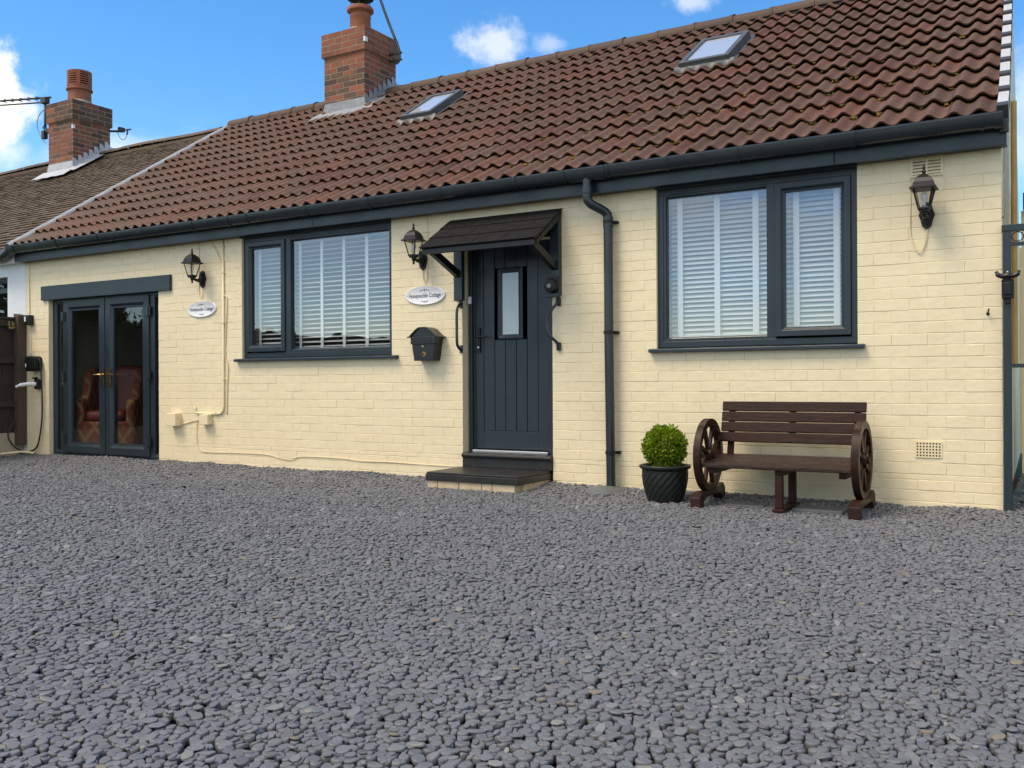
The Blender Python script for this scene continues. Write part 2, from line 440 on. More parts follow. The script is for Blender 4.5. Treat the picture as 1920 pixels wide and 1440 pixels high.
class MB:
    def __init__(self):
        self.v, self.f, self.mi = [], [], []

    def add(self, vs, fs, mi=0):
        o = len(self.v)
        self.v += [tuple(p) for p in vs]
        self.f += [tuple(i + o for i in f) for f in fs]
        self.mi += [mi] * len(fs)
        return self

    def box(self, x0, x1, y0, y1, z0, z1, mi=0):
        return self.add([(x0, y0, z0), (x1, y0, z0), (x1, y1, z0), (x0, y1, z0), (x0, y0, z1), (x1, y0, z1), (x1, y1, z1), (x0, y1, z1)],
                        [(0, 3, 2, 1), (4, 5, 6, 7), (0, 1, 5, 4), (1, 2, 6, 5), (2, 3, 7, 6), (3, 0, 4, 7)], mi)

    def obox(self, c, size, rot, mi=0):
        """box of a size, turned by an Euler, about its centre."""
        M = Euler(rot).to_matrix()
        s = [x / 2 for x in size]
        vs = [Vector(c) + M @ Vector((a * s[0], b * s[1], d * s[2])) for d in (-1, 1) for a, b in ((-1, -1), (1, -1), (1, 1), (-1, 1))]
        return self.add(vs, [(0, 3, 2, 1), (4, 5, 6, 7), (0, 1, 5, 4), (1, 2, 6, 5), (2, 3, 7, 6), (3, 0, 4, 7)], mi)

    def bar(self, a, b, w, h, up=(0, 0, 1), mi=0):
        """rectangular bar from a to b, w sideways, h along up."""
        a, b = Vector(a), Vector(b)
        d = (b - a).normalized()
        s = d.cross(Vector(up)).normalized()
        u = s.cross(d)
        vs = []
        for p in (a, b):
            for i, j in ((-1, -1), (1, -1), (1, 1), (-1, 1)):
                vs.append(p + s * (i * w / 2) + u * (j * h / 2))
        return self.add(vs, [(0, 1, 2, 3), (7, 6, 5, 4), (0, 4, 5, 1), (1, 5, 6, 2), (2, 6, 7, 3), (3, 7, 4, 0)], mi)

    def prism(self, poly, axis, a0, a1, mi=0):
        """poly: 2-D outline; axis 'x','y','z' is the direction it is pulled along."""
        def P(p, a):
            return {'x': (a, p[0], p[1]), 'y': (p[0], a, p[1]), 'z': (p[0], p[1], a)}[axis]
        n = len(poly)
        vs = [P(p, a0) for p in poly] + [P(p, a1) for p in poly]
        fs = [tuple(range(n)), tuple(range(2 * n - 1, n - 1, -1))]
        fs += [(i, i + n, (i + 1) % n + n, (i + 1) % n) for i in range(n)]
        return self.add(vs, fs, mi)

    def tube(self, pts, r, n=8, mi=0, cap=True):
        pts = [Vector(p) for p in pts]
        rs = r if isinstance(r, (list, tuple)) else [r] * len(pts)
        t0 = (pts[1] - pts[0]).normalized()
        ref = Vector((0, 0, 1)) if abs(t0.z) < 0.9 else Vector((1, 0, 0))
        s = t0.cross(ref).normalized()
        vs = []
        for i, p in enumerate(pts):
            t = (pts[min(i + 1, len(pts) - 1)] - pts[max(i - 1, 0)]).normalized()
            s = (s - t * s.dot(t)).normalized()
            u = t.cross(s)
            for k in range(n):
                a = 2 * math.pi * k / n
                vs.append(p + s * (math.cos(a) * rs[i]) + u * (math.sin(a) * rs[i]))
        fs = []
        for i in range(len(pts) - 1):
            for k in range(n):
                fs.append((i * n + k, i * n + (k + 1) % n, (i + 1) * n + (k + 1) % n, (i + 1) * n + k))
        if cap:
            fs += [tuple(range(n - 1, -1, -1)), tuple(range((len(pts) - 1) * n, len(pts) * n))]
        return self.add(vs, fs, mi)

    def lathe(self, prof, c=(0, 0, 0), n=24, mi=0, fn=None, cap=True):
        """prof: (radius, z) list, turned about the vertical through c; fn(angle, z) scales the radius."""
        vs = []
        for r, z in prof:
            for k in range(n):
                a = 2 * math.pi * k / n
                rr = r * (fn(a, z) if fn else 1)
                vs.append((c[0] + rr * math.cos(a), c[1] + rr * math.sin(a), c[2] + z))
        fs = [(i * n + k, i * n + (k + 1) % n, (i + 1) * n + (k + 1) % n, (i + 1) * n + k) for i in range(len(prof) - 1) for k in range(n)]
        if cap:
            fs += [tuple(range(n - 1, -1, -1)), tuple(range((len(prof) - 1) * n, len(prof) * n))]
        return self.add(vs, fs, mi)

    def ring(self, x0, x1, z0, z1, prof, mi=0):
        """mitred rectangular frame; prof: closed loop of (inset, y)."""
        n = len(prof)
        vs = []
        for sx, sz in ((0, 0), (1, 0), (1, 1), (0, 1)):
            for i, y in prof:
                vs.append((x1 - i if sx else x0 + i, y, z1 - i if sz else z0 + i))
        fs = []
        for c in range(4):
            d = (c + 1) % 4
            for k in range(n):
                l = (k + 1) % n
                fs.append((c * n + k, d * n + k, d * n + l, c * n + l))
        return self.add(vs, fs, mi)

    def build(self, name, mats, parent=None, smooth=False, bevel=0.0, loc=None, rot=None):
        me = bpy.data.meshes.new(name)
        me.from_pydata(self.v, [], self.f)
        for m in (mats if isinstance(mats, (list, tuple)) else [mats]):
            me.materials.append(MATS[m])
        if any(self.mi):
            me.polygons.foreach_set('material_index', self.mi)
        me.update()
        import bmesh
        bm = bmesh.new()
        bm.from_mesh(me)
        bmesh.ops.recalc_face_normals(bm, faces=bm.faces)
        bm.to_mesh(me)
        bm.free()
        if smooth:
            me.shade_smooth()
            if smooth != True:
                try:
                    me.set_sharp_from_angle(angle=R(smooth))
                except Exception:
                    pass
        return link(name, me, parent, loc, rot, bevel)


def link(name, me, parent=None, loc=None, rot=None, bevel=0.0):
    o = bpy.data.objects.new(name, me)
    COL.objects.link(o)
    if parent:
        o.parent = parent
    if loc is not None:
        o.location = loc
    if rot is not None:
        o.rotation_euler = rot
    if bevel:
        b = o.modifiers.new('bevel', 'BEVEL')
        b.width = bevel
        b.segments = 2
        b.limit_method = 'ANGLE'
        b.angle_limit = R(40)
        b.harden_normals = False
    return o


def raw(name, verts, faces, mats, parent=None, smooth=False):
    """fast path for numpy data: faces is a list of (k, n) int arrays."""
    me = bpy.data.meshes.new(name)
    verts = np.asarray(verts, np.float32)
    me.vertices.add(len(verts))
    me.vertices.foreach_set('co', verts.ravel())
    loops = np.concatenate([f.ravel() for f in faces]).astype(np.int32)
    tot = np.concatenate([np.full(len(f), f.shape[1], np.int32) for f in faces])
    st = np.concatenate([[0], np.cumsum(tot)[:-1]]).astype(np.int32)
    me.loops.add(len(loops))
    me.loops.foreach_set('vertex_index', loops)
    me.polygons.add(len(tot))
    me.polygons.foreach_set('loop_start', st)
    me.polygons.foreach_set('loop_total', tot)
    if smooth:
        me.polygons.foreach_set('use_smooth', np.ones(len(tot), bool))
    for m in (mats if isinstance(mats, (list, tuple)) else [mats]):
        me.materials.append(MATS[m])
    me.update(calc_edges=True)
    return link(name, me, parent)


def thing(name, label, cat, loc=(0, 0, 0), rotz=0.0, group=None):
    o = bpy.data.objects.new(name, None)
    o.empty_display_size = 0.1
    COL.objects.link(o)
    o.location = loc
    o.rotation_euler = (0, 0, rotz)
    return tag(o, label, cat, group)


def tag(o, label, cat, group=None):
    o['label'] = label
    o['category'] = cat
    if group:
        o['group'] = group
    return o


def structure(o):
    o['kind'] = 'structure'
    return o


def stuff(o):
    o['kind'] = 'stuff'
    return o


def arc(c, r, a0, a1, n, plane='xz', y=0.0):
    """points of an arc in the x-z plane (degrees)."""
    out = []
    for i in range(n + 1):
        a = R(a0 + (a1 - a0) * i / n)
        out.append((c[0] + r * math.cos(a), y, c[1] + r * math.sin(a)))
    return out


def bez(pts, n=8):
    """smooth curve through points (Catmull-Rom)."""
    P = [Vector(p) for p in pts]
    P = [P[0] * 2 - P[1]] + P + [P[-1] * 2 - P[-2]]
    out = []
    for i in range(1, len(P) - 2):
        for k in range(n):
            t = k / n
            a, b, c, d = P[i - 1], P[i], P[i + 1], P[i + 2]
            out.append(0.5 * ((2 * b) + (c - a) * t + (2 * a - 5 * b + 4 * c - d) * t * t + (3 * b - a - 3 * c + d) * t ** 3))
    out.append(P[-2])
    return out


def cam_depth(p):
    return -math.sin(YAW) * (p[0] - CAM.x) + math.cos(YAW) * (p[1] - CAM.y)


def dist(p):
    return (Vector(p) - CAM).length

# ------------------------------------------------------------------ ground


def gz(x, y):
    """height of the slate surface: it climbs a little towards the wall."""
    return -0.018 + 0.030 * np.clip((y + 0.45) / 0.45, 0, 1) + 0.006 * np.sin(x * 1.3 + y * 0.8) + 0.004 * np.sin(x * 3.1 - y * 2.3) + 0.014 * np.clip((y + 0.22) / 0.22, 0, 1) * np.sin(x * 4.3 + 1.2 * np.sin(x * 1.7)) ** 2


g = MB()
g.add([(-160, -160, -0.06), (160, -160, -0.06), (160, 160, -0.06), (-160, 160, -0.06)], [(0, 1, 2, 3)])
structure(g.build('ground', 'grass'))
g = MB()
g.add([(-90, -21, -0.045), (60, -21, -0.045), (60, -14.5, -0.045), (-90, -14.5, -0.045)], [(0, 1, 2, 3)])
structure(g.build('road', 'tarmac'))
g = MB()
g.add([(-12.5, -14.0, -0.040), (3.2, -14.0, -0.040), (3.2, 3.0, -0.040), (-12.5, 3.0, -0.040)], [(0, 1, 2, 3)])
structure(g.build('gravel_bed', 'soil'))
g = MB()
g.add([(x, y, -0.030) for x, y in ((-10.9, -13.9), (3.1, -13.9), (3.1, 0.2), (1.3, 0.2), (1.05, -5.1), (-1.5, -6.7), (-10.9, -1.25))], [(0, 1, 2, 3, 4, 5, 6)])
structure(g.build('gravel_drive', 'gravel_far'))


def make_stones():
    gsz = 0.0315
    xs = np.arange(-11.6, 2.4, gsz)
    ys = np.arange(-6.6, 2.75, gsz)
    X, Y = np.meshgrid(xs, ys, indexing='ij')
    X = X + (np.arange(len(ys)) % 2)[None, :] * gsz * 0.5
    X = X + rng.uniform(-0.46, 0.46, X.shape) * gsz
    Y = Y + rng.uniform(-0.46, 0.46, Y.shape) * gsz
    # stone size drifts from place to place
    X = X + 0.010 * np.sin(Y * 9.0 + 1.7 * np.sin(X * 5)) + 0.008 * np.sin(X * 23 + Y * 7)
    Y = Y + 0.012 * np.sin(X * 8.0 + 1.3 * np.sin(Y * 6)) + 0.008 * np.sin(Y * 21 - X * 9)
    Wt = (gsz * 0.42) ** 2 * rng.uniform(-1.0, 1.0, X.shape)     # some stones grow at their neighbours' cost
    nx, ny = X.shape
    I, J = np.meshgrid(np.arange(2, nx - 2), np.arange(2, ny - 2), indexing='ij')
    I, J = I.ravel(), J.ravel()
    px, py = X[I, J], Y[I, J]
    dep = -math.sin(YAW) * (px - CAM.x) + math.cos(YAW) * (py - CAM.y)
    lat = math.cos(YAW) * (px - CAM.x) + math.sin(YAW) * (py - CAM.y)
    keep = (dep > 1.45) & (np.abs(lat) < dep * 0.56 + 0.7)
    front = (py < 0.0) & (px > -10.9)
    front &= ~((px > -4.27) & (px < -3.40) & (py > -0.55))
    side = (px > 0.02) & (px < 1.2)
    keep &= front | side
    I, J, px, py, dep = I[keep], J[keep], px[keep], py[keep], dep[keep]
    allv, faces3, faces4, facesn, off = [], [], [], {}, 0
    for K, sel, prof_ in ((8, dep <= 3.9, ((0.90, -1.5), (1.0, -0.10), (0.93, 0.30), (0.80, 0.5))), (6, dep > 3.9, ((0.95, -1.5), (1.0, 0.05), (0.84, 0.5)))):
        i, j, x, y = I[sel], J[sel], px[sel], py[sel]
        n = len(i)
        th = (np.arange(K) / K * 2 * math.pi)[None, :] + rng.uniform(0, 6.28, n)[:, None]
        ex, ey = np.cos(th), np.sin(th)
        r = np.full((n, K), gsz * 0.85)
        for a in range(-2, 3):
            for b in range(-2, 3):
                if a == 0 and b == 0:
                    continue
                ddx, ddy = X[i + a, j + b] - x, Y[i + a, j + b] - y
                d2 = ddx ** 2 + ddy ** 2
                dt = ddx[:, None] * ex + ddy[:, None] * ey
                pw = d2 + Wt[i, j] - Wt[i + a, j + b]
                q = np.where(dt > 1e-6, np.maximum(pw, 0.1 * d2)[:, None] / np.maximum(2 * dt, 1e-6), 9)
                r = np.minimum(r, q)
        rs = 0.5 * r + 0.25 * np.roll(r, 1, 1) + 0.25 * np.roll(r, -1, 1)
        r = np.minimum(r * 1.06, rs) - 0.0015
        r = np.maximum(r, 0.004)
        h = rng.uniform(0.006, 0.011, n)
        tilt = np.where(rng.rand(n) < 0.12, 0.20, 0.062)
        tx, ty = rng.normal(0, 1, n) * tilt, rng.normal(0, 1, n) * tilt
        zc = gz(x, y) + rng.normal(0, 0.0015, n)
        rings = []
        for sc, zo in prof_:
            ox, oy = ex * r * sc, ey * r * sc
            oz = zc[:, None] + h[:, None] * zo + ox * tx[:, None] + oy * ty[:, None]
            rings.append(np.stack([x[:, None] + ox, y[:, None] + oy, oz], -1))
        nr = len(rings)
        v = np.stack(rings, 1).reshape(-1, 3)                     # stone, ring, k
        base = off + np.arange(n)[:, None] * (nr * K)
        k = np.arange(K)[None, :]
        k2 = (k + 1) % K
        for q in range(nr - 1):
            faces4.append(np.stack([base + q * K + k, base + q * K + k2, base + (q + 1) * K + k2, base + (q + 1) * K + k], -1).reshape(-1, 4))
        facesn.setdefault(K, []).append((base + (nr - 1) * K + k))
        allv.append(v)
        off += len(v)
    # loose chips lying across the others
    m = len(px)
    pick = rng.rand(m) < 0.45
    x, y = px[pick] + rng.normal(0, 0.012, pick.sum()), py[pick] + rng.normal(0, 0.012, pick.sum())
    ok = ~((x > -4.29) & (x < -3.38) & (y > -0.57)) & ~((x < 0.03) & (y > -0.012))
    x, y = x[ok], y[ok]
    n, K = len(x), 6
    th = (np.arange(K) / K * 2 * math.pi)[None, :] + rng.uniform(0, 6.28, n)[:, None]
    taper = 1 + rng.uniform(0.0, 0.45, n)[:, None] * np.cos(th)                  # teardrops and wedges
    r = rng.choice([0.55, 0.9, 1.0, 1.2], n)[:, None] * rng.uniform(0.011, 0.021, n)[:, None] * rng.uniform(0.85, 1.12, (n, K)) * taper
    asp = rng.uniform(0.40, 0.95, n)[:, None]
    ph = rng.uniform(0, 6.28, n)[:, None]
    lx, ly = np.cos(th) * r, np.sin(th) * r * asp
    ox0, oy0 = lx * np.cos(ph) - ly * np.sin(ph), lx * np.sin(ph) + ly * np.cos(ph)
    h = rng.uniform(0.004, 0.007, n)
    tl = np.where(rng.rand(n) < 0.15, 0.30, 0.11)
    tx, ty = rng.normal(0, 1, n) * tl, rng.normal(0, 1, n) * tl
    zc = gz(x, y) + rng.uniform(0.004, 0.010, n)
    rings = []
    for sc, zo in ((0.94, -0.5), (1.0, 0.12), (0.88, 0.5)):
        ox, oy = ox0 * sc, oy0 * sc
        rings.append(np.stack([x[:, None] + ox, y[:, None] + oy, zc[:, None] + h[:, None] * zo + ox * tx[:, None] + oy * ty[:, None]], -1))
    v = np.stack(rings, 1).reshape(-1, 3)
    base = off + np.arange(n)[:, None] * (3 * K)   # 'off' is where the loose chips start
    k = np.arange(K)[None, :]
    k2 = (k + 1) % K
    for q in range(2):
        faces4.append(np.stack([base + q * K + k, base + q * K + k2, base + (q + 1) * K + k2, base + (q + 1) * K + k], -1).reshape(-1, 4))
    facesn.setdefault(K, []).append(base + 2 * K + k)
    allv.append(v)
    nq = sum(len(q) for q in faces4)
    fl = [np.concatenate(faces4)] + [np.concatenate(q) for q in facesn.values()]
    o = raw('slate_chips', np.concatenate(allv), fl, ['slate', 'slate_mixed'])
    tot = len(o.data.polygons)
    sm = np.zeros(tot, bool)
    sm[:nq] = True                                              # sides and arrises smooth, top faces flat
    o.data.polygons.foreach_set('use_smooth', sm)
    first = np.empty(tot, np.int32)
    o.data.polygons.foreach_get('loop_start', first)
    li = np.empty(len(o.data.loops), np.int32)
    o.data.loops.foreach_get('vertex_index', li)
    o.data.polygons.foreach_set('material_index', (li[first] >= off).astype(np.int32))
    stuff(o)
    tag(o, 'blue-grey slate chippings covering the whole driveway in front of the cottage', 'gravel')


make_stones()

# ------------------------------------------------------------------ painted brick shapes


def brick_outline(nl, nh, jit, rnd):
    """unit brick outline (0..1 x 0..1), counter-clockwise, as two jittered rings."""
    P = []
    for i in range(nl):
        P.append((i / nl, 0.0))
    for i in range(nh):
        P.append((1.0, i / nh))
    for i in range(nl):
        P.append((1 - i / nl, 1.0))
    for i in range(nh):
        P.append((0.0, 1 - i / nh))
    return P


def brick_verts(x0, x1, z0, z1, rnd, gap_x=0.0002, gap_z=0.0014, cham=0.0029, deep=0.0043, jit=0.0019, cham_x=0.0013, proud=0.0):
    x0, x1, z0, z1 = x0 + gap_x, x1 - gap_x, z0 + gap_z, z1 - gap_z
    O = brick_outline(3, 1, jit, rnd)
    outer, inner = [], []
    cxm, czm = (x0 + x1) / 2, (z0 + z1) / 2
    for u, w in O:
        x, z = x0 + (x1 - x0) * u, z0 + (z1 - z0) * w
        jx, jz = rnd.uniform(-jit, jit), rnd.uniform(-jit, jit)
        outer.append((x + jx, deep, z + jz))
        ix = x + (cham_x if u == 0 else -cham_x if u == 1 else 0)
        iz = z + (cham if w == 0 else -cham if w == 1 else 0)
        inner.append((ix + jx * 0.6, -proud, iz + jz * 0.8))
    n = len(O)
    fs = [(i, (i + 1) % n, (i + 1) % n + n, i + n) for i in range(n)] + [tuple(range(n, 2 * n))]
    return outer + inner, fs


def course_beds():
    z = [-0.04, 0.039, 0.114, 0.186, 0.224]
    while z[-1] < 2.43:
        z.append(z[-1] + 0.0807)
    return z


BEDS = course_beds()


def wall_bricks(x_lo, x_hi, holes, z_top, phase=-0.34, L=0.2305):
    out = []
    for k in range(len(BEDS) - 1):
        z0, z1 = BEDS[k], min(BEDS[k + 1], z_top)
        if z1 - z0 < 0.02:
            continue
        st = phase + (0.1153 if k % 2 else 0.0) + (0.05 if k < 4 else 0)
        i0 = math.floor((x_lo - st) / L)
        x = st + i0 * L
        while x < x_hi - 1e-6:
            a, b = max(x, x_lo), min(x + L, x_hi)
            spans = [(a, b)]
            zc = (z0 + z1) / 2
            for h in holes:
                if h[2] < zc < h[3]:
                    ns = []
                    for s in spans:
                        if h[1] <= s[0] or h[0] >= s[1]:
                            ns.append(s)
                        else:
                            if h[0] > s[0]:
                                ns.append((s[0], h[0]))
                            if h[1] < s[1]:
                                ns.append((h[1], s[1]))
                    spans = ns
            out += [(s[0], s[1], z0, z1) for s in spans if s[1] - s[0] > 0.02]
            x += L
    return out


def masonry(bricks, wall, name, mats, limit=300, y=0.0, transform=None, **kw):
    """the nearest bricks are objects of their own, the others one mesh."""
    def key(b):
        p = ((b[0] + b[1]) / 2, y, (b[2] + b[3]) / 2)
        if transform:
            p = transform(p)
        return dist(p)
    bricks = sorted(bricks, key=key)
    rnd = random.Random(3)
    # alike bricks share mesh data: eight shapes for whole bricks
    shapes = {}
    for b in bricks[:limit]:
        w, h = round(b[1] - b[0], 3), round(b[3] - b[2], 3)
        kk = (w, h, rnd.randrange(8))
        if kk not in shapes:
            v, f = brick_verts(-w / 2, w / 2, -h / 2, h / 2, rnd, **kw)
            if transform:
                v = [tuple(transform(p, True)) for p in v]
            me = bpy.data.meshes.new(name)
            me.from_pydata(v, [], f)
            me.materials.append(MATS[mats])
            me.update()
            shapes[kk] = me
        p = ((b[0] + b[1]) / 2, y + rnd.uniform(-0.0012, 0.0012), (b[2] + b[3]) / 2)
        if transform:
            p = transform(p)
        link(name, shapes[kk], wall, loc=p)
    rest = bricks[limit:]
    if rest:
        mb = MB()
        for b in rest:
            v, f = brick_verts(*b, rnd, **kw)
            o = y + rnd.uniform(-0.0012, 0.0012)
            v = [(p[0], p[1] + o, p[2]) for p in v]
            if transform:
                v = [tuple(transform(p)) for p in v]
            mb.add(v, f)
        me = bpy.data.meshes.new(name)
        me.from_pydata(mb.v, [], mb.f)
        me.materials.append(MATS[mats])
        me.update()
        stuff(link(name, me, wall))


# ------------------------------------------------------------------ the cottage
XL, XR = -10.85, 0.0
cottage = thing('cottage', 'cream painted brick cottage with brown pantiled roof and dark grey windows', 'cottage')
H_WL = (-7.045, -5.075, 1.10, 3.0)
H_WR = (-2.428, -0.910, 1.10, 3.0)
H_FD = (-10.385, -8.358, -1.0, 1.93)
H_DR = (-4.278, -3.366, -1.0, 2.11)
HOLES = [H_WL, H_WR, H_FD, H_DR]


GSKEW = -0.0225                                                 # the gable wall runs back a little out of square
SKEW = -0.034                                                   # and the verge with it


def wall_mesh():
    mb = MB()
    T = 2.58
    xs = sorted({XL, XR} | {h[0] for h in HOLES} | {h[1] for h in HOLES})
    for a, b in zip(xs[:-1], xs[1:]):
        zs = [(-0.08, T)]
        for h in HOLES:
            if h[0] <= a and h[1] >= b:
                zs = []
                if h[2] > -0.08:
                    zs.append((-0.08, h[2]))
                if h[3] < T:
                    zs.append((h[3], T))
        for z0, z1 in zs:
            mb.box(a, min(b, XR - 0.0028), 0.0028, 0.26, z0, z1)
    return mb


wall = wall_mesh().build('wall', 'cream', cottage)
masonry(wall_bricks(XL, XR, HOLES + [(-0.55, -0.356, 2.25, 2.42), (-0.525, -0.378, 0.31, 0.47)], 2.46), wall, 'brick', 'cream', 300)
for a, b, z0, z1 in ((-0.56, -0.345, 2.255, 2.47), (-0.54, -0.365, 0.305, 0.475)):   # infill around the two vents
    mb = MB()
    mb.box(a, b, 0.001, 0.02, z0, z1)
    mb.build('mortar_patch', 'cream', wall)

# gable wall on the right, rear and party walls
SLOPE = R(33)
CS, SN = math.cos(SLOPE), math.sin(SLOPE)
P0 = Vector((0, -0.12, 2.605))                                  # eaves line of the tiled surface


def RP(x, s, n=0.0):
    """point on the front roof slope: x along the eaves, s up the slope, n off the surface."""
    return Vector((x, P0.y + s * CS - n * SN, P0.z + s * SN + n * CS))


RIDGE_S = 4.20
YR = RP(0, RIDGE_S).y
ZR = RP(0, RIDGE_S).z
mb = MB()
mb.prism([(0.262, -0.08), (2 * YR - 0.02, -0.08), (2 * YR - 0.02, 2.58), (YR, ZR - 0.12), (0.262, 2.74)], 'x', -0.25, -0.0028)
mb.v = [(x + GSKEW * y, y, z) for x, y, z in mb.v]
gable = mb.build('gable_wall', 'cream', cottage)
gb = wall_bricks(0.0, 2.9, [], 2.45, phase=-0.05)


def to_gable(p, vec=False):
    return Vector((-p[1] + GSKEW * p[0], p[0], p[2]))


masonry(gb, gable, 'brick', 'cream', 0, 0.0, to_gable)
mb = MB()
mb.prism([(0.262, -0.08), (2 * YR - 0.02, -0.08), (2 * YR - 0.02, 2.58), (YR, ZR - 0.12), (0.262, 2.74)], 'x', -10.85, -10.6)
mb.build('party_wall', 'room_wall', cottage)
mb = MB()
mb.box(XL, XR, 2 * YR - 0.26, 2 * YR - 0.02, -0.08, 2.55)
mb.build('rear_wall', 'cream', cottage)

# rooms behind the glass
mb = MB()
mb.box(-10.6, -0.25, 0.262, 3.5, -0.06, 0.02)
mb.build('floor', 'room_floor', cottage)
mb = MB()
mb.box(-10.6, -0.25, 0.262, 6.6, 2.44, 2.5)
mb.build('ceiling', 'room_wall', cottage)
mb = MB()
mb.box(-10.6, -0.25, 3.5, 3.6, 0.02, 2.44)
for x in (-7.6, -4.45, -3.2):
    mb.box(x, x + 0.1, 0.262, 3.5, 0.02, 2.44)
mb.build('inner_wall', 'room_wall', cottage)

# ---- roof
mb = MB()
NB = -0.060
a, b = RP(XL - 0.05, -0.02, NB), RP(-0.01, -0.02, NB)
c, d = RP(SKEW * YR - 0.01, RIDGE_S, NB), RP(XL - 0.05, RIDGE_S, NB)
rear = lambda p: Vector((p.x, 2 * YR - p.y, p.z))
rb = rear(b)
rb.x = SKEW * 2 * YR - 0.01
mb.add([a, b, c, d, rear(a), rb], [(0, 1, 2, 3), (3, 2, 5, 4)])
roof = mb.build('roof', 'soot_and_shade', cottage)
TW, TG = 0.300, 0.3335                                          # cover width, gauge


def tile_shape(n=9):
    """double pantile: two rolls and two pans; x across, y up the slope, z off the roof."""
    W, Ltot, th = TW + 0.012, TG + 0.075, 0.018
    per = TW / 2
    xs = [W * i / (2 * n) for i in range(2 * n + 1)]
    def prof(x):
        t = ((x / per) % 1.0)
        c = 0.5 + 0.5 * math.cos(2 * math.pi * (t - 0.30))
        return 0.039 * (c ** 1.35) - 0.006
    lo, hi = 0.035, -0.012                                      # the lower end rides on the course below
    v, f = [], []
    for x in xs:
        z = prof(x)
        v += [(x, 0.004, z + lo - th), (x, 0.0, z + lo - 0.003), (x, 0.006, z + lo), (x, Ltot, z + hi)]
    for i in range(2 * n):
        o, q = i * 4, i * 4 + 4
        f += [(o, q, q + 1, o + 1), (o + 1, q + 1, q + 2, o + 2), (o + 2, q + 2, q + 3, o + 3)]
    # side lap edges
    f += [(0, 1, 2, 3), (len(v) - 4, len(v) - 1, len(v) - 2, len(v) - 3)]
    return v, f


TV, TF = tile_shape()
tile_me = bpy.data.meshes.new('roof_tile')
tile_me.from_pydata(TV, [], TF)
tile_me.materials.append(MATS['tile'])
tile_me.update()
tile_me.shade_smooth()
try:
    tile_me.set_sharp_from_angle(angle=R(40))
except Exception:
    pass
SKY = [(-2.935, -2.425, 2.43, 3.27), (-6.385, -5.930, 2.40, 3.18)]   # skylight openings (x0, x1, s0, s1)
CHX0, CHX1, CHY0, CHY1 = -8.545, -7.815, 2.935, 3.63
spots = []
TX0 = -0.015
nrow = 13
for r_ in range(nrow):
    s = -0.045 + r_ * TG
    for c_ in range(37):
        x1 = TX0 - c_ * TW
        x0 = x1 - TW
        if x0 < XL - 0.10:
            continue
        sc = s + TG / 2
        skip = False
        for k in SKY:
            if x0 + 0.05 > k[0] - 0.14 and x1 - 0.05 < k[1] + 0.14 and s + 0.02 > k[2] - 0.12 and s + TG - 0.02 < k[3] + 0.18:
                skip = True
        yy = RP(0, s).y
        if x0 > CHX0 - 0.06 and x1 < CHX1 + 0.06 and yy > CHY0 - 0.1:
            skip = True
        if not skip:
            spots.append((x0, s))
tile_rot = Matrix.Rotation(SLOPE, 4, 'X')
spots.sort(key=lambda p: dist(RP(p[0] + 0.15, p[1] + 0.15)))
rnd = random.Random(21)
edge = [q for q in spots if q[0] > TX0 - TW - 0.01]                # right-hand column, cut to the verge
spots = [q for q in spots if q[0] <= TX0 - TW - 0.01]
for x0, s in edge:
    M = Matrix.Translation(RP(x0, s)) @ tile_rot
    vs = [M @ Vector(v) for v in TV]
    vs = [Vector((min(v.x, TX0 + 0.012 + SKEW * max(v.y, 0)), v.y, v.z)) for v in vs]
    m = MB()
    m.add(vs, TF)
    m.build('roof_tile', 'tile', roof, smooth=40)
for x0, s in spots[:287]:
    p = RP(x0 + rnd.uniform(-0.003, 0.003), s + rnd.uniform(-0.006, 0.006), rnd.uniform(-0.002, 0.003))
    link('roof_tile', tile_me, roof, loc=p, rot=(SLOPE + rnd.uniform(-0.010, 0.010), rnd.uniform(-0.010, 0.010), rnd.uniform(-0.013, 0.013)))
mb = MB()
for x0, s in spots[287:]:
    p = RP(x0 + rnd.uniform(-0.003, 0.003), s + rnd.uniform(-0.006, 0.006), rnd.uniform(-0.002, 0.003))
    M = Matrix.Translation(p) @ Euler((SLOPE + rnd.uniform(-0.006, 0.006), rnd.uniform(-0.006, 0.006), rnd.uniform(-0.006, 0.006))).to_matrix().to_4x4()
    # the stretch hidden behind a flue or cut at the party line is trimmed
    mb.add([M @ Vector(v) for v in TV], TF)
me = bpy.data.meshes.new('roof_tile')
me.from_pydata(mb.v, [], mb.f)
me.materials.append(MATS['tile'])
me.shade_smooth()
try:
    me.set_sharp_from_angle(angle=R(40))
except Exception:
    pass
stuff(link('roof_tile', me, roof))
# cut tiles closing the gaps round skylights and chimney
def cut_tiles(x0, x1, s0, s1):
    """partial tiles filling a rectangle on the slope, row by row."""
    for r_ in range(nrow):
        s = -0.045 + r_ * TG
        a, b = max(s, s0), min(s + TG, s1)
        if b - a < 0.03:
            continue
        n = max(2, int((x1 - x0) / 0.016))
        v, f = [], []
        for i in range(n + 1):
            x = x0 + (x1 - x0) * i / n
            t = (((x - TX0) / (TW / 2)) % 1.0)
            cc = 0.5 + 0.5 * math.cos(2 * math.pi * (t - 0.30))
            z = 0.039 * cc ** 1.35 - 0.006
            ga, gb_ = (a - s) / TG, (b - s) / TG
            za, zb = 0.035 - 0.038 * ga, 0.035 - 0.038 * gb_
            v += [RP(x, a, z + za - 0.018), RP(x, a, z + za), RP(x, b + 0.02, z + zb)]
        for i in range(n):
            o, q = 3 * i, 3 * i + 3
            f += [(o, q, q + 1, o + 1), (o + 1, q + 1, q + 2, o + 2)]
        m = MB()
        m.add(v, f)
        m.build('cut_tile', 'tile', roof, smooth=40)


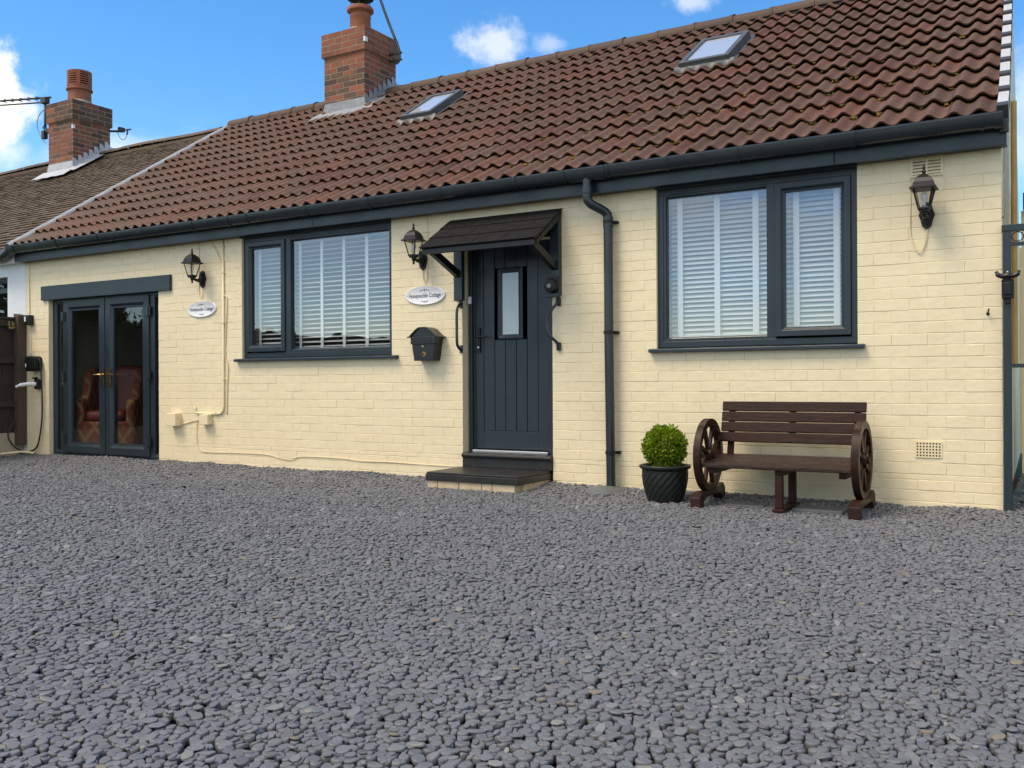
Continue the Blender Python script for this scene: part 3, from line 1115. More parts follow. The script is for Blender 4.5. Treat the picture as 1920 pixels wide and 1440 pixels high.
for k in SKY:
    # columns skipped above: fill left, right, below, above the frame
    cols = [(TX0 - (c + 1) * TW, TX0 - c * TW) for c in range(37)]
    xs_ = [q for q in cols if q[0] + 0.05 > k[0] - 0.14 and q[1] - 0.05 < k[1] + 0.14]
    rows = [-0.045 + r_ * TG for r_ in range(nrow)]
    ss = [q for q in rows if q + 0.02 > k[2] - 0.12 and q + TG - 0.02 < k[3] + 0.18]
    X0, X1 = min(q[0] for q in xs_), max(q[1] for q in xs_)
    S0, S1 = min(ss), max(ss) + TG
    if X0 < k[0] - 0.03:
        cut_tiles(X0, k[0] - 0.03, S0, S1)
    if X1 > k[1] + 0.03:
        cut_tiles(k[1] + 0.03, X1, S0, S1)
    if S0 < k[2] - 0.05:
        cut_tiles(max(X0, k[0] - 0.03), min(X1, k[1] + 0.03), S0, k[2] - 0.05)
    if S1 > k[3] + 0.05:
        cut_tiles(max(X0, k[0] - 0.03), min(X1, k[1] + 0.03), k[3] + 0.05, S1)
# ridge tiles
rx = -10.85
while rx < -0.50:
    L_ = 0.445
    prof = [(0.125 * math.cos(R(a)), 0.105 * math.sin(R(a))) for a in range(-8, 189, 14)]
    mb = MB()
    n = len(prof)
    v = []
    for x, sc in ((rx, 1.0), (rx + L_ - 0.03, 0.985), (rx + L_ - 0.03, 1.07), (rx + L_ + 0.012, 1.07)):
        for py_, pz_ in prof:
            v.append((x, YR + py_ * sc, ZR - 0.005 + pz_ * sc + 0.004 * math.sin(rx * 5)))
    f = [(i * n + k, i * n + k + 1, (i + 1) * n + k + 1, (i + 1) * n + k) for i in range(3) for k in range(n - 1)]
    mb.add(v, f)
    if not (CHX0 - 0.1 < rx < CHX1 - 0.1):
        mb.build('ridge_tile', 'ridge', roof, smooth=50)
    rx += L_
mb = MB()
mb.prism([(YR - 0.10, ZR - 0.10), (YR + 0.10, ZR - 0.10), (YR + 0.10, ZR - 0.02), (YR, ZR + 0.03), (YR - 0.10, ZR - 0.02)], 'x', -10.85, -0.15)
mb.build('ridge_bedding', 'soot_and_shade', roof)
# dry verge caps on the right edge
for r_ in range(nrow):
    s = -0.045 + r_ * TG
    mb = MB()
    x0, x1 = -0.016, 0.046
    n0, n1, n2 = 0.060, 0.046, -0.075
    def q(x, ss, nn):
        return RP(x, ss, nn)
    L_ = TG - 0.002
    v = [q(x0, s + 0.060, n0), q(x1, s + 0.060, n0), q(x1, s + L_, n1), q(x0, s + L_, n1), q(x0, s + 0.060, n2), q(x1, s + 0.060, n2), q(x1, s + L_, n2), q(x0, s + L_, n2)]
    mb.add(v, [(0, 1, 2, 3)], 0)
    mb.add(v, [(1, 5, 6, 2), (0, 3, 7, 4), (4, 7, 6, 5)], 2)
    v2 = [q(x0 - 0.002, s - 0.012, n0 + 0.006), q(x1 + 0.003, s - 0.012, n0 + 0.006), q(x1 + 0.003, s + 0.060, n0 + 0.004), q(x0 - 0.002, s + 0.060, n0 + 0.004),
          q(x0 - 0.002, s - 0.012, n2), q(x1 + 0.003, s - 0.012, n2), q(x1 + 0.003, s + 0.060, n2), q(x0 - 0.002, s + 0.060, n2)]
    mb.add(v2, [(0, 1, 2, 3), (0, 4, 5, 1), (1, 5, 6, 2), (3, 2, 6, 7), (0, 3, 7, 4)], 1)
    mb.v = [(x + SKEW * max(y, 0), y, z) for x, y, z in mb.v]
    mb.build('verge_cap', ['grey_cap', 'dark_cap', 'pale_timber'], roof)
mb = MB()
mb.box(-0.002, 0.050, -0.155, -0.118, 2.47, 2.60)
mb.build('verge_end', 'dark_cap', roof)
# lead strip along the party line
mb = MB()
v, f = [], []
n = 34
for i in range(n + 1):
    s = -0.06 + (RIDGE_S + 0.10) * i / n
    j = 0.004 * math.sin(i * 1.9)
    for dx_, dn in ((-0.045, -0.02), (-0.042, 0.030), (-0.012, 0.058), (0.020, 0.050), (0.048, 0.030), (0.052, 0.018)):
        v.append(RP(XL - 0.075 + dx_ + j, s, dn + j * 0.6))
for i in range(n):
    for k in range(5):
        f.append((i * 6 + k, i * 6 + k + 1, (i + 1) * 6 + k + 1, (i + 1) * 6 + k))
mb.add(v, f)
mb.build('lead_strip', 'lead', roof, smooth=True)

# moss in the pans at tile noses
mb = MB()
rnd = random.Random(5)
mv = []
import bmesh as _bm


def blob(c, rx_, ry_, rz_, rnd, mb, M=None):
    n, m = 8, 4
    v = []
    for i in range(m + 1):
        a = math.pi * i / m
        for k in range(n):
            t = 2 * math.pi * k / n
            w = rnd.uniform(0.75, 1.2)
            p = Vector((rx_ * math.sin(a) * math.cos(t) * w, ry_ * math.sin(a) * math.sin(t) * w, rz_ * math.cos(a) * w))
            v.append(Vector(c) + (M @ p if M else p))
    f = [(i * n + k, i * n + (k + 1) % n, (i + 1) * n + (k + 1) % n, (i + 1) * n + k) for i in range(m) for k in range(n)]
    mb.add(v, f)


RM = Matrix.Rotation(SLOPE, 3, 'X')
for _ in range(210):
    r_ = rnd.choice([0, 1, 1, 2, 2, 3, 3, 4, 4, 5, 6])
    x = TX0 - TW / 2 * (rnd.randrange(2, 62) if rnd.random() < 0.6 else rnd.randrange(2, 26)) - 0.030
    s = -0.045 + r_ * TG
    p = RP(x + rnd.uniform(-0.03, 0.03), s - 0.006, 0.010)
    k = rnd.choice([0.35, 0.45, 0.6, 0.6, 0.9, 1.2])
    for q in range(rnd.randrange(2, 6)):
        blob(p + RM @ Vector((rnd.uniform(-0.028, 0.028) * k, rnd.uniform(-0.014, 0.012) * k, rnd.uniform(-0.004, 0.004))), rnd.uniform(0.008, 0.018) * k, rnd.uniform(0.007, 0.016) * k, rnd.uniform(0.006, 0.014) * k, rnd, mb, RM)
stuff(mb.build('moss', 'moss', roof, smooth=True))

# skylights
for k in SKY:
    x0, x1, s0, s1 = k
    sl = MB()
    def fr(xa, xb, sa, sb, n0, n1):
        vs = [RP(x, s, n) for n in (n0, n1) for x, s in ((xa, sa), (xb, sa), (xb, sb), (xa, sb))]
        sl.add(vs, [(0, 3, 2, 1), (4, 5, 6, 7), (0, 1, 5, 4), (1, 2, 6, 5), (2, 3, 7, 6), (3, 0, 4, 7)])
    w = 0.055
    fr(x0, x1, s0, s0 + w, -0.05, 0.115)
    fr(x0, x1, s1 - w, s1, -0.05, 0.118)
    fr(x0, x0 + w, s0 + w, s1 - w, -0.05, 0.116)
    fr(x1 - w, x1, s0 + w, s1 - w, -0.05, 0.116)
    skl = sl.build('skylight', 'skylight_grey', cottage, bevel=0.006)
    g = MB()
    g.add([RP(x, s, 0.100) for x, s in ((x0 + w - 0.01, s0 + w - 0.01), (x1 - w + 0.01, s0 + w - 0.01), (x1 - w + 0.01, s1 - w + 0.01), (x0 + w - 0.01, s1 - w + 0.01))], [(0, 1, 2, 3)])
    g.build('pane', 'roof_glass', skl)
    # flashing apron dressed over the tiles below, gutters at the sides
    fl = MB()
    n = 26
    v, f = [], []
    for i in range(n + 1):
        x = x0 - 0.05 + (x1 - x0 + 0.10) * i / n
        t = (((x - TX0) / (TW / 2)) % 1.0)
        z = 0.036 * (0.5 + 0.5 * math.cos(2 * math.pi * (t - 0.30))) ** 1.35
        v += [RP(x, s0 + 0.01, 0.075), RP(x, s0 - 0.03, 0.045 + 0.4 * z), RP(x, s0 - 0.075 + 0.010 * math.sin(i * 2.2), 0.030 + z)]
    for i in range(n):
        for q in range(2):
            f.append((i * 3 + q, i * 3 + 3 + q, i * 3 + 4 + q, i * 3 + 1 + q))
    fl.add(v, f)
    for xa, xb in ((x0 - 0.05, x0), (x1, x1 + 0.05)):
        fl.add([RP(xa, s0, 0.045), RP(xb, s0, 0.045), RP(xb, s1 + 0.08, 0.045), RP(xa, s1 + 0.08, 0.045)], [(0, 1, 2, 3)])
    fl.build('flashing', 'skylight_grey', skl, smooth=30)

# ---- fascia, soffit, gutter
mb = MB()
for a, b in ((XL - 0.045, -5.942), (-5.938, -1.042), (-1.038, 0.036)):
    mb.box(a, b, -0.120, -0.100, 2.392, 2.575)
fascia = mb.build('fascia', 'anthracite', cottage, bevel=0.003)
mb = MB()
mb.box(XL - 0.04, 0.034, -0.100, 0.0045, 2.400, 2.412)
mb.build('soffit', 'anthracite', fascia)
for a, b in ((-7.045, -5.075), (-2.428, -0.910)):
    mb = MB()
    mb.box(a, b, -0.03, 0.10, 2.385, 2.3995)
    mb.build('head_board', 'anthracite', fascia)


def gutter_prof(o=0.0):
    """half-round with a flat lip, outside radius 0.06 (y, z)."""
    c = (-0.186, 2.572)
    pts = [(c[0] + (0.060 + o) * math.cos(R(a)), c[1] + (0.062 + o) * math.sin(R(a)) * 1.35) for a in range(180, 361, 15)]
    return pts


def gutter_run(x0, x1, o=0.0, lip=True):
    P = gutter_prof(o)
    inner = [(-0.186 + (0.056) * math.cos(R(a)), 2.572 + 0.058 * math.sin(R(a)) * 1.35) for a in range(360, 179, -15)]
    loop = P + ([(P[-1][0], P[-1][1] + 0.010)] if lip else []) + ([(inner[0][0], inner[0][1] + 0.010)] if lip else []) + inner
    loop = [(P[0][0] - 0.004, P[0][1] + 0.010), (P[0][0] - 0.004, P[0][1] - 0.004)] + P[0:] + inner + [(inner[-1][0], inner[-1][1] + 0.010)]
    mb = MB()
    n = len(loop)
    v = [(x0, *p) for p in loop] + [(x1, *p) for p in loop]
    f = [(i, (i + 1) % n, (i + 1) % n + n, i + n) for i in range(n)]
    mb.add(v, f)
    return mb


mb = gutter_run(XL - 0.02, 0.012)
gut = mb.build('gutter', 'anthracite_gloss', cottage, smooth=35)
for x, w in [(-9.88, .03), (-9.11, .022), (-8.33, .022), (-7.53, .022), (-7.01, .05), (-6.73, .022), (-5.93, .022), (-5.16, .022), (-4.35, .022), (-3.59, .022),
             (-3.13, .016), (-2.74, .016), (-2.25, .022), (-1.70, .022), (-0.90, .05), (-0.10, .018)]:
    gutter_run(x - w / 2, x + w / 2, 0.0055).build('bracket', 'anthracite_gloss', gut, smooth=35)
gutter_run(-3.10, -2.77, 0.004).build('outlet_box', 'anthracite_gloss', gut, smooth=35)
for x0, x1 in ((-0.03, 0.020), (XL - 0.030, XL + 0.12)):
    gutter_run(x0, x1, 0.005).build('end_cap', 'anthracite_gloss', gut, smooth=35)
mb = MB()
e = gutter_prof(0.004)
for x in (0.0205, XL - 0.0305):
    mb.prism(e, 'x', x - 0.002, x + 0.002)
mb.build('stop_end', 'anthracite_gloss', gut)
# angled joint running down to the neighbouring gutter
mb = MB()
mb.tube([(XL - 0.03, -0.186, 2.535), (XL - 0.12, -0.180, 2.50), (XL - 0.22, -0.17, 2.468), (XL - 0.55, -0.17, 2.462)], [0.058, 0.060, 0.060, 0.058], 14)
mb.build('gutter_joint', 'anthracite_gloss', gut, smooth=40)

# downpipe
mb = MB()
pipe = [(-2.942, -0.186, 2.50), (-2.942, -0.186, 2.36)]
pipe += [tuple(p) for p in bez([(-2.942, -0.186, 2.36), (-2.938, -0.183, 2.330), (-2.918, -0.168, 2.300)], 4)][1:]
pipe += [(-2.860, -0.110, 2.262)]
pipe += [tuple(p) for p in bez([(-2.842, -0.092, 2.250), (-2.819, -0.072, 2.222), (-2.814, -0.068, 2.18)], 4)]
pipe += [(-2.812, -0.068, 1.2), (-2.799, -0.068, 0.012)]
mb.tube(pipe, 0.0375, 18)
dp = mb.build('downpipe', 'anthracite_gloss', cottage, smooth=40)
for z0, z1, r in ((2.44, 2.385, 0.0435), (2.372, 2.352, 0.042)):
    m = MB()
    m.tube([(-2.942, -0.186, z0), (-2.942, -0.186, z1)], r, 18)
    m.build('collar', 'anthracite_gloss', dp, smooth=40)
m = MB()
m.tube([(-2.8137, -0.068, 2.20), (-2.8135, -0.068, 2.12)], 0.041, 18)
m.build('collar', 'anthracite_gloss', dp, smooth=40)
for z in (2.16, 1.27, 0.30):
    m = MB()
    xc = -2.812 + (1.2 - z) * 0.011 if z < 1.2 else -2.8125
    m.tube([(xc, -0.068, z - 0.012), (xc, -0.068, z + 0.012)], 0.043, 18)
    m.box(xc + 0.028, xc + 0.064, -0.030, 0.004, z - 0.011, z + 0.011)
    m.tube([(xc + 0.055, -0.040, z), (xc + 0.055, -0.026, z)], 0.007, 8)
    m.box(xc - 0.062, xc - 0.028, -0.030, 0.004, z - 0.011, z + 0.011)
    m.build('pipe_clip', 'black', dp, smooth=40)
mb = MB()
mb.lathe([(0.165, -0.05), (0.165, -0.005), (0.135, 0.022), (0.075, 0.034), (0.04, 0.036)], (-2.80, -0.175, 0.0), 20,
         fn=lambda a, z: 1 + 0.05 * math.sin(3 * a))
mb.build('drain_cover', 'drain_grey', dp, smooth=45)

# ---- windows
UP = [(0.0, 0.075), (0.0, 0.0), (0.045, 0.0), (0.068, 0.022), (0.078, 0.022), (0.078, 0.075)]


def prof(y, w, step=0.020, depth=0.07):
    return [(0.0, y + depth), (0.0, y), (w * 0.62, y), (w * 0.86, y + step), (w, y + step), (w, y + depth)]


def pane(x0, x1, z0, z1, y, m, parent):
    g = MB()
    g.add([(x0, y, z0), (x1, y, z0), (x1, y, z1), (x0, y, z1)], [(0, 1, 2, 3)])
    return g.build('pane', m, parent)


def window(name_x, sash, fixed, sill, label):
    x0, x1 = name_x
    z0, z1 = 1.138, 2.388
    mb = MB()
    mb.ring(x0, x1, z0, z1, prof(0.030, 0.048, 0.0, 0.07))
    # mullion between the two lights
    mx0, mx1 = (fixed[1], sash[0]) if sash[0] > fixed[0] else (sash[1], fixed[0])
    mb.box(mx0 - 0.004, mx1 + 0.004, 0.031, 0.099, z0 + 0.02, z1 - 0.02)
    w = mb.build('window', 'anthracite', cottage, bevel=0.003)
    w['label'] = label
    gx0, gx1, gz0, gz1 = fixed
    b = MB()
    b.ring(gx0 - 0.034, gx1 + 0.034, gz0 - 0.034, gz1 + 0.034, prof(0.036, 0.036, 0.014, 0.05))
    b.build('glazing_bead', 'anthracite', w, bevel=0.002)
    pane(gx0 - 0.006, gx1 + 0.006, gz0 - 0.006, gz1 + 0.006, 0.060, 'glass', w)
    sx0, sx1, sz0, sz1 = sash[0], sash[1], 1.200, 2.338
    s = MB()
    s.ring(sx0, sx1, sz0, sz1, prof(0.016, 0.070, 0.018, 0.07))
    s.build('casement', 'anthracite', w, bevel=0.003)
    pane(sx0 + 0.066, sx1 - 0.066, sz0 + 0.066, sz1 - 0.066, 0.056, 'glass', w)
    sl = MB()
    sl.prism([(0.06, 1.137), (-0.045, 1.128), (-0.052, 1.122), (-0.052, 1.100), (-0.030, 1.098), (0.06, 1.098)], 'x', sill[0], sill[1])
    sl.build('sill', 'anthracite', w, bevel=0.003)
    return w


window((-2.430, -0.909), (-1.498, -0.958), (-2.350, -1.558, 1.218, 2.316), (-2.480, -0.859),
       'wide dark grey window beside the bench, casement on the right')
window((-7.046, -5.074), (-7.010, -6.457), (-6.390, -5.130, 1.220, 2.312), (-7.120, -4.994),
       'wide dark grey window beside the letterbox, casement on the left')


def blind(label, x0, x1, z0, z1, pitch, tilt, tapes):
    t = thing('venetian_blind', label, 'blind', ((x0 + x1) / 2, 0.165, z0), group=None)
    xm = (x0 + x1) / 2
    mb = MB()
    W, n = 0.050, 4
    v, f = [], []
    L_ = x1 - x0
    for x in (-L_ / 2, L_ / 2):
        for i in range(n + 1):
            u = -W / 2 + W * i / n
            v.append((x, u, 0.0025 * (1 - (2 * u / W) ** 2)))
        for i in range(n + 1):
            u = -W / 2 + W * i / n
            v.append((x, u, 0.0025 * (1 - (2 * u / W) ** 2) - 0.0028))
    m = n + 1
    for i in range(n):
        f += [(i, i + 1, 2 * m + i + 1, 2 * m + i), (m + i, 3 * m + i, 3 * m + i + 1, m + i + 1)]
    f += [(0, 2 * m, 3 * m, m), (n, m + n, 3 * m + n, 2 * m + n)]
    me = bpy.data.meshes.new('slat')
    me.from_pydata(v, [], f)
    me.materials.append(MATS['white_blind'])
    me.update()
    rnd = random.Random(int(-x0 * 100))
    z = z0 + 0.045
    while z < z1 - 0.05:
        link('slat', me, t, loc=(0, 0, z - z0), rot=(R(tilt + rnd.uniform(-3.5, 3.5)), R(rnd.uniform(-0.2, 0.2)), 0))
        z += pitch
    b = MB()
    b.box(x0 - xm, x1 - xm, -0.028, 0.028, 0.002, 0.026)
    b.build('bottom_rail', 'white_blind', t, bevel=0.003)
    b = MB()
    b.box(x0 - xm, x1 - xm, -0.030, 0.030, z1 - z0 - 0.05, z1 - z0)
    b.build('head_rail', 'white_blind', t, bevel=0.003)
    for a, c in tapes:
        b = MB()
        b.box(a - xm, c - xm, -0.0315, -0.0295, 0.006, z1 - z0 - 0.03)
        b.build('tape', 'blind_tape', t)


blind('white venetian blind behind the wide fixed pane above the plant pot', -2.36, -1.545, 1.205, 2.36, 0.0375, 36, [(-2.302, -2.258), (-2.000, -1.954), (-1.698, -1.650)])
blind('white venetian blind in the casement above the bench', -1.525, -0.99, 1.205, 2.36, 0.0375, 36, [(-1.390, -1.346), (-1.100, -1.056)])
blind('white venetian blind behind the wide pane beside the letterbox', -6.45, -5.10, 1.205, 2.36, 0.0460, 21, [(-6.366, -6.332), (-6.078, -6.042), (-5.788, -5.753), (-5.501, -5.461)])
blind('narrow white venetian blind in the casement nearest the french doors', -6.985, -6.50, 1.205, 2.36, 0.0460, 21, [(-6.935, -6.903)])

# ---- french doors
mb = MB()
mb.ring(-10.385, -8.358, 0.004, 1.928, prof(0.055, 0.075, 0.010, 0.075))
for a, b in ((-10.190, -10.140), (-8.578, -8.495)):
    mb.box(a, b, 0.058, 0.128, 0.02, 1.90)
fd = mb.build('french_doors', 'anthracite', cottage, bevel=0.004)
pane(-10.315, -10.180, 0.07, 1.87, 0.085, 'glass_dark', fd)
pane(-8.500, -8.375, 0.07, 1.87, 0.085, 'glass_dark', fd)
for x0, x1, hx, hd in ((-10.142, -9.366, -9.376, -1), (-9.352, -8.576, -9.262, 1)):
    m = MB()
    m.ring(x0, x1, 0.045, 1.890, prof(0.040, 0.130, 0.018, 0.075))
    lf = m.build('door_leaf', 'anthracite', fd, bevel=0.004)
    pane(x0 + 0.126, x1 - 0.126, 0.17, 1.765, 0.075, 'glass_dark', fd)
    h = MB()
    h.box(hx - 0.014, hx + 0.014, 0.030, 0.0405, 0.838, 1.058)
    h.tube([(hx, 0.034, 0.985), (hx, 0.0, 0.985), (hx + hd * 0.012, -0.012, 0.985), (hx + hd * 0.125, -0.012, 0.985)], [0.010, 0.010, 0.0095, 0.008], 10)
    h.tube([(hx, 0.034, 0.905), (hx, 0.024, 0.905)], 0.009, 10)
    hh = h.build('handle', 'brass', fd, smooth=40)
for x in (-10.142, -8.574):
    for z in (0.22, 0.98, 1.70):
        h = MB()
        h.box(x - 0.035, x + 0.035, 0.026, 0.042, z - 0.055, z + 0.055)
        h.tube([(x, 0.024, z - 0.055), (x, 0.024, z + 0.055)], 0.013, 10)
        h.build('hinge', 'anthracite_gloss', fd, smooth=40)
mb = MB()
mb.box(-10.495, -8.132, -0.032, 0.03, 1.906, 2.078)
mb.build('lintel', 'anthracite', cottage, bevel=0.004)

# ---- front door
mb = MB()
mb.box(-4.278, -4.210, 0.105, 0.20, 0.20, 2.11)
mb.box(-3.462, -3.366, 0.105, 0.20, 0.20, 2.11)
mb.box(-4.210, -3.462, 0.105, 0.20, 2.075, 2.11)
mb.box(-4.262, -4.228, 0.080, 0.105, 0.245, 2.09)
mb.box(-3.440, -3.366, 0.080, 0.105, 0.245, 2.09)
door = mb.build('front_door', 'anthracite', cottage, bevel=0.004)
mb = MB()
mb.box(-4.2095, -3.4625, 0.128, 0.175, 0.280, 2.074)
mb.build('door_core', 'black', door)
GR = [-4.126, -4.011, -3.900, -3.789, -3.679, -3.568]
DW = (-3.975, -3.716, 1.248, 1.882)
m = MB()
m.box(-4.2095, GR[0] - 0.002, 0.115, 0.128, 0.280, 2.074)
m.build('stile', 'anthracite', door, bevel=0.002)
m = MB()
m.box(GR[-1] + 0.002, -3.4625, 0.115, 0.128, 0.280, 2.074)
m.build('stile', 'anthracite', door, bevel=0.002)
m = MB()
m.box(GR[0] - 0.0018, GR[-1] + 0.0018, 0.1155, 0.128, 0.280, 0.438)
m.build('bottom_rail', 'anthracite', door, bevel=0.002)
for a, b in zip(GR[:-1], GR[1:]):
    spans = [(0.441, 2.074)]
    if b > DW[0] and a < DW[1]:
        spans = [(0.441, DW[2] - 0.001), (DW[3] + 0.001, 2.074)]
    for z0, z1 in spans:
        xa, xb = a + 0.0028, b - 0.0028
        m = MB()
        m.box(xa, xb, 0.117, 0.128, z0, z1)
        m.build('plank', 'anthracite', door, bevel=0.0025)
        if len(spans) == 2:
            for sa, sb in ((xa, min(xb, DW[0] - 0.001)), (max(xa, DW[1] + 0.001), xb)):
                if sb - sa > 0.008:
                    m = MB()
                    m.box(sa, sb, 0.117, 0.128, DW[2] - 0.001, DW[3] + 0.001)
                    m.build('plank', 'anthracite', door)
m = MB()
m.ring(DW[0], DW[1], DW[2], DW[3], [(0, 0.13), (0, 0.106), (0.016, 0.100), (0.046, 0.113), (0.046, 0.13)])
m.build('glazing_frame', 'anthracite', door, bevel=0.002)
m = MB()
m.box(DW[0] + 0.045, DW[1] - 0.045, 0.118, 0.122, DW[2] + 0.04, DW[3] - 0.04)
m.build('pane', 'frosted', door)
m = MB()
m.box(-4.182, -4.156, 0.100, 0.1155, 1.140, 1.362)
m.tube([(-4.169, 0.106, 1.280), (-4.169, 0.070, 1.280), (-4.155, 0.062, 1.280), (-4.060, 0.062, 1.280)], [0.010, 0.010, 0.009, 0.008], 10)
m.build('handle', 'black', door, bevel=0.002)
m = MB()
m.tube([(-4.169, 0.1005, 1.185), (-4.169, 0.090, 1.185)], 0.010, 10)
m.build('lock', 'chrome', door, smooth=40)
m = MB()
m.box(-4.212, -3.445, 0.050, 0.104, 0.250, 0.272)
m.build('threshold', 'chrome', door, bevel=0.004)
m = MB()
m.box(-4.262, -4.226, 0.060, 0.0798, 1.575, 1.640)
m.build('door_bell', 'white', door, bevel=0.004)

# ---- vents
m = MB()
x0, x1, z0, z1 = -0.556, -0.351, 2.264, 2.402
m.ring(x0, x1, z0, z1, [(0, 0.002), (0, -0.010), (0.014, -0.012), (0.014, 0.002)])
zc = [z0 + 0.014 + (z1 - z0 - 0.028) * (i + 0.5) / 5 for i in range(5)]
for z in zc:
    m.add([(x0 + 0.012, -0.009, z + 0.0035), (x1 - 0.012, -0.009, z + 0.0035), (x1 - 0.012, -0.012, z - 0.007), (x0 + 0.012, -0.012, z - 0.007),
           (x0 + 0.012, -0.001, z + 0.012), (x1 - 0.012, -0.001, z + 0.012)], [(0, 1, 2, 3), (0, 4, 5, 1)])
m.box((x0 + x1) / 2 - 0.006, (x0 + x1) / 2 + 0.006, -0.0135, -0.002, z0 + 0.01, z1 - 0.01)
v1 = m.build('air_vent', 'cream_smooth', cottage)
v1['label'] = 'louvred cream vent plate under the eaves'
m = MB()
m.box(x0 + 0.013, x1 - 0.013, -0.0008, 0.0008, z0 + 0.013, z1 - 0.013)  # dark sheet painted in for the shade behind the louvres
m.build('vent_shade', 'soot_and_shade', v1)
m = MB()
x0, x1, z0, z1 = -0.531, -0.371, 0.345, 0.447
nx_, nz_ = 8, 5
pw, ph = (x1 - x0) / nx_, (z1 - z0) / nz_
for i in range(nx_ + 1):
    m.box(x0 + i * pw - pw * 0.23, x0 + i * pw + pw * 0.23, -0.006, 0.0006, z0 - ph * 0.22, z1 + ph * 0.22)
for j in range(nz_ + 1):
    for i in range(nx_):
        m.box(x0 + i * pw + pw * 0.23, x0 + (i + 1) * pw - pw * 0.23, -0.0055, 0.0006, z0 + j * ph - ph * 0.22, z0 + j * ph + ph * 0.22)
v2 = m.build('air_vent', 'cream_smooth', cottage)
v2['label'] = 'square-holed cream air brick near the ground'
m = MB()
m.box(x0, x1, -0.0008, 0.0008, z0, z1)  # dark sheet stands for the shade inside the holes
m.build('vent_shade', 'soot_and_shade', v2)

# ---- chimneys


def chimney(parent, x0, x1, y0, y1, zb_front, zc0, ztop, dark, seed, red='brick_red'):
    """brick stack with an oversailing head; every brick of the two visible faces and the returns."""
    rnd = random.Random(seed)
    core = MB()
    i = 0.006
    core.box(x0 + i, x1 - i, y0 + i, y1 - i, zb_front - 0.6, ztop - 0.01)
    ex = 0.028
    core.box(x0 - ex + i, x1 + ex - i, y0 - ex + i, y1 + ex - i, zc0 + i, ztop - 0.004)
    st = core.build('chimney', 'mortar', parent)
    ch = 0.076
    k = 0
    z = zc0
    levels = []
    while z > zb_front - 0.35:
        levels.append((z - ch, z, 0.0, k))
        z -= ch
        k += 1
    n_c = max(3, round((ztop - zc0) / ch))
    hc = (ztop - zc0) / n_c
    for j in range(n_c):
        levels.append((zc0 + j * hc, zc0 + (j + 1) * hc, ex, j))
    meshes = {}
    for z0, z1, e, kk in levels:
        for face in ('front', 'right', 'left'):
            if face == 'front':
                a, b = x0 - e, x1 + e
            else:
                a, b = y0 - e, y1 + e
            L = (b - a) / 3.15
            p = a - (L * 0.5 if (kk + (face != 'front')) % 2 else 0)
            while p < b - 0.01:
                s, t = max(p, a), min(p + L, b)
                p += L
                if t - s < 0.03:
                    continue
                if face == 'left' and rnd.random() < 0.0:
                    continue
                g2 = 0.0062
                w, h = t - s - 2 * g2, z1 - z0 - 2 * g2
                isd = dark((s + t) / 2, (z0 + z1) / 2, face, rnd)
                key = (round(w, 3), round(h, 3), face, isd)
                if key not in meshes:
                    m = MB()
                    if face == 'front':
                        m.box(-w / 2, w / 2, 0.003, 0.02, -h / 2, h / 2)
                    else:
                        m.box(-0.02, -0.003, -w / 2, w / 2, -h / 2, h / 2)
                    meshes[key] = m.build('brick', 'brick_dark' if isd else red, st).data
                    o = COL.objects[-1]
                else:
                    o = link('brick', meshes[key], st)
                j = rnd.uniform(-0.0015, 0.0015)
                if face == 'front':
                    o.location = ((s + t) / 2, y0 - e + j + (0.001 if False else 0), (z0 + z1) / 2)
                elif face == 'right':
                    o.location = (x1 + e + j, (s + t) / 2, (z0 + z1) / 2)
                else:
                    o.location = (x0 - e + 0.023 + j, (s + t) / 2, (z0 + z1) / 2)
    return st


def dark_a(u, z, face, rnd):
    if face == 'front':
        return (z < 5.22 and rnd.random() < 0.62 and not (z < 4.75 and rnd.random() < 0.3))
    return z < 5.22 and rnd.random() < 0.40


stack = chimney(cottage, CHX0, CHX1, CHY0, CHY1, 4.62, 5.40, 5.73, dark_a, 4)


def stepped_flashing(st, x1, y0, y1, roof_z, m, n=7):
    """lead up the right side in steps, apron along the front, soaker on the left."""
    mb = MB()
    dy = (y1 - y0) / n
    for i in range(n):
        ya, yb = y0 + i * dy - 0.02, y0 + (i + 1) * dy + 0.004
        za, zb = roof_z(ya), roof_z(yb)
        top = zb + 0.15
        mb.prism([(ya, za + 0.01), (yb, zb + 0.01), (yb, zb + 0.07), (ya + dy * 0.5, top), (ya, top)], 'x', x1 + 0.010 + 0.0015 * (i % 2), x1 + 0.0135 + 0.0015 * (i % 2))
    return mb


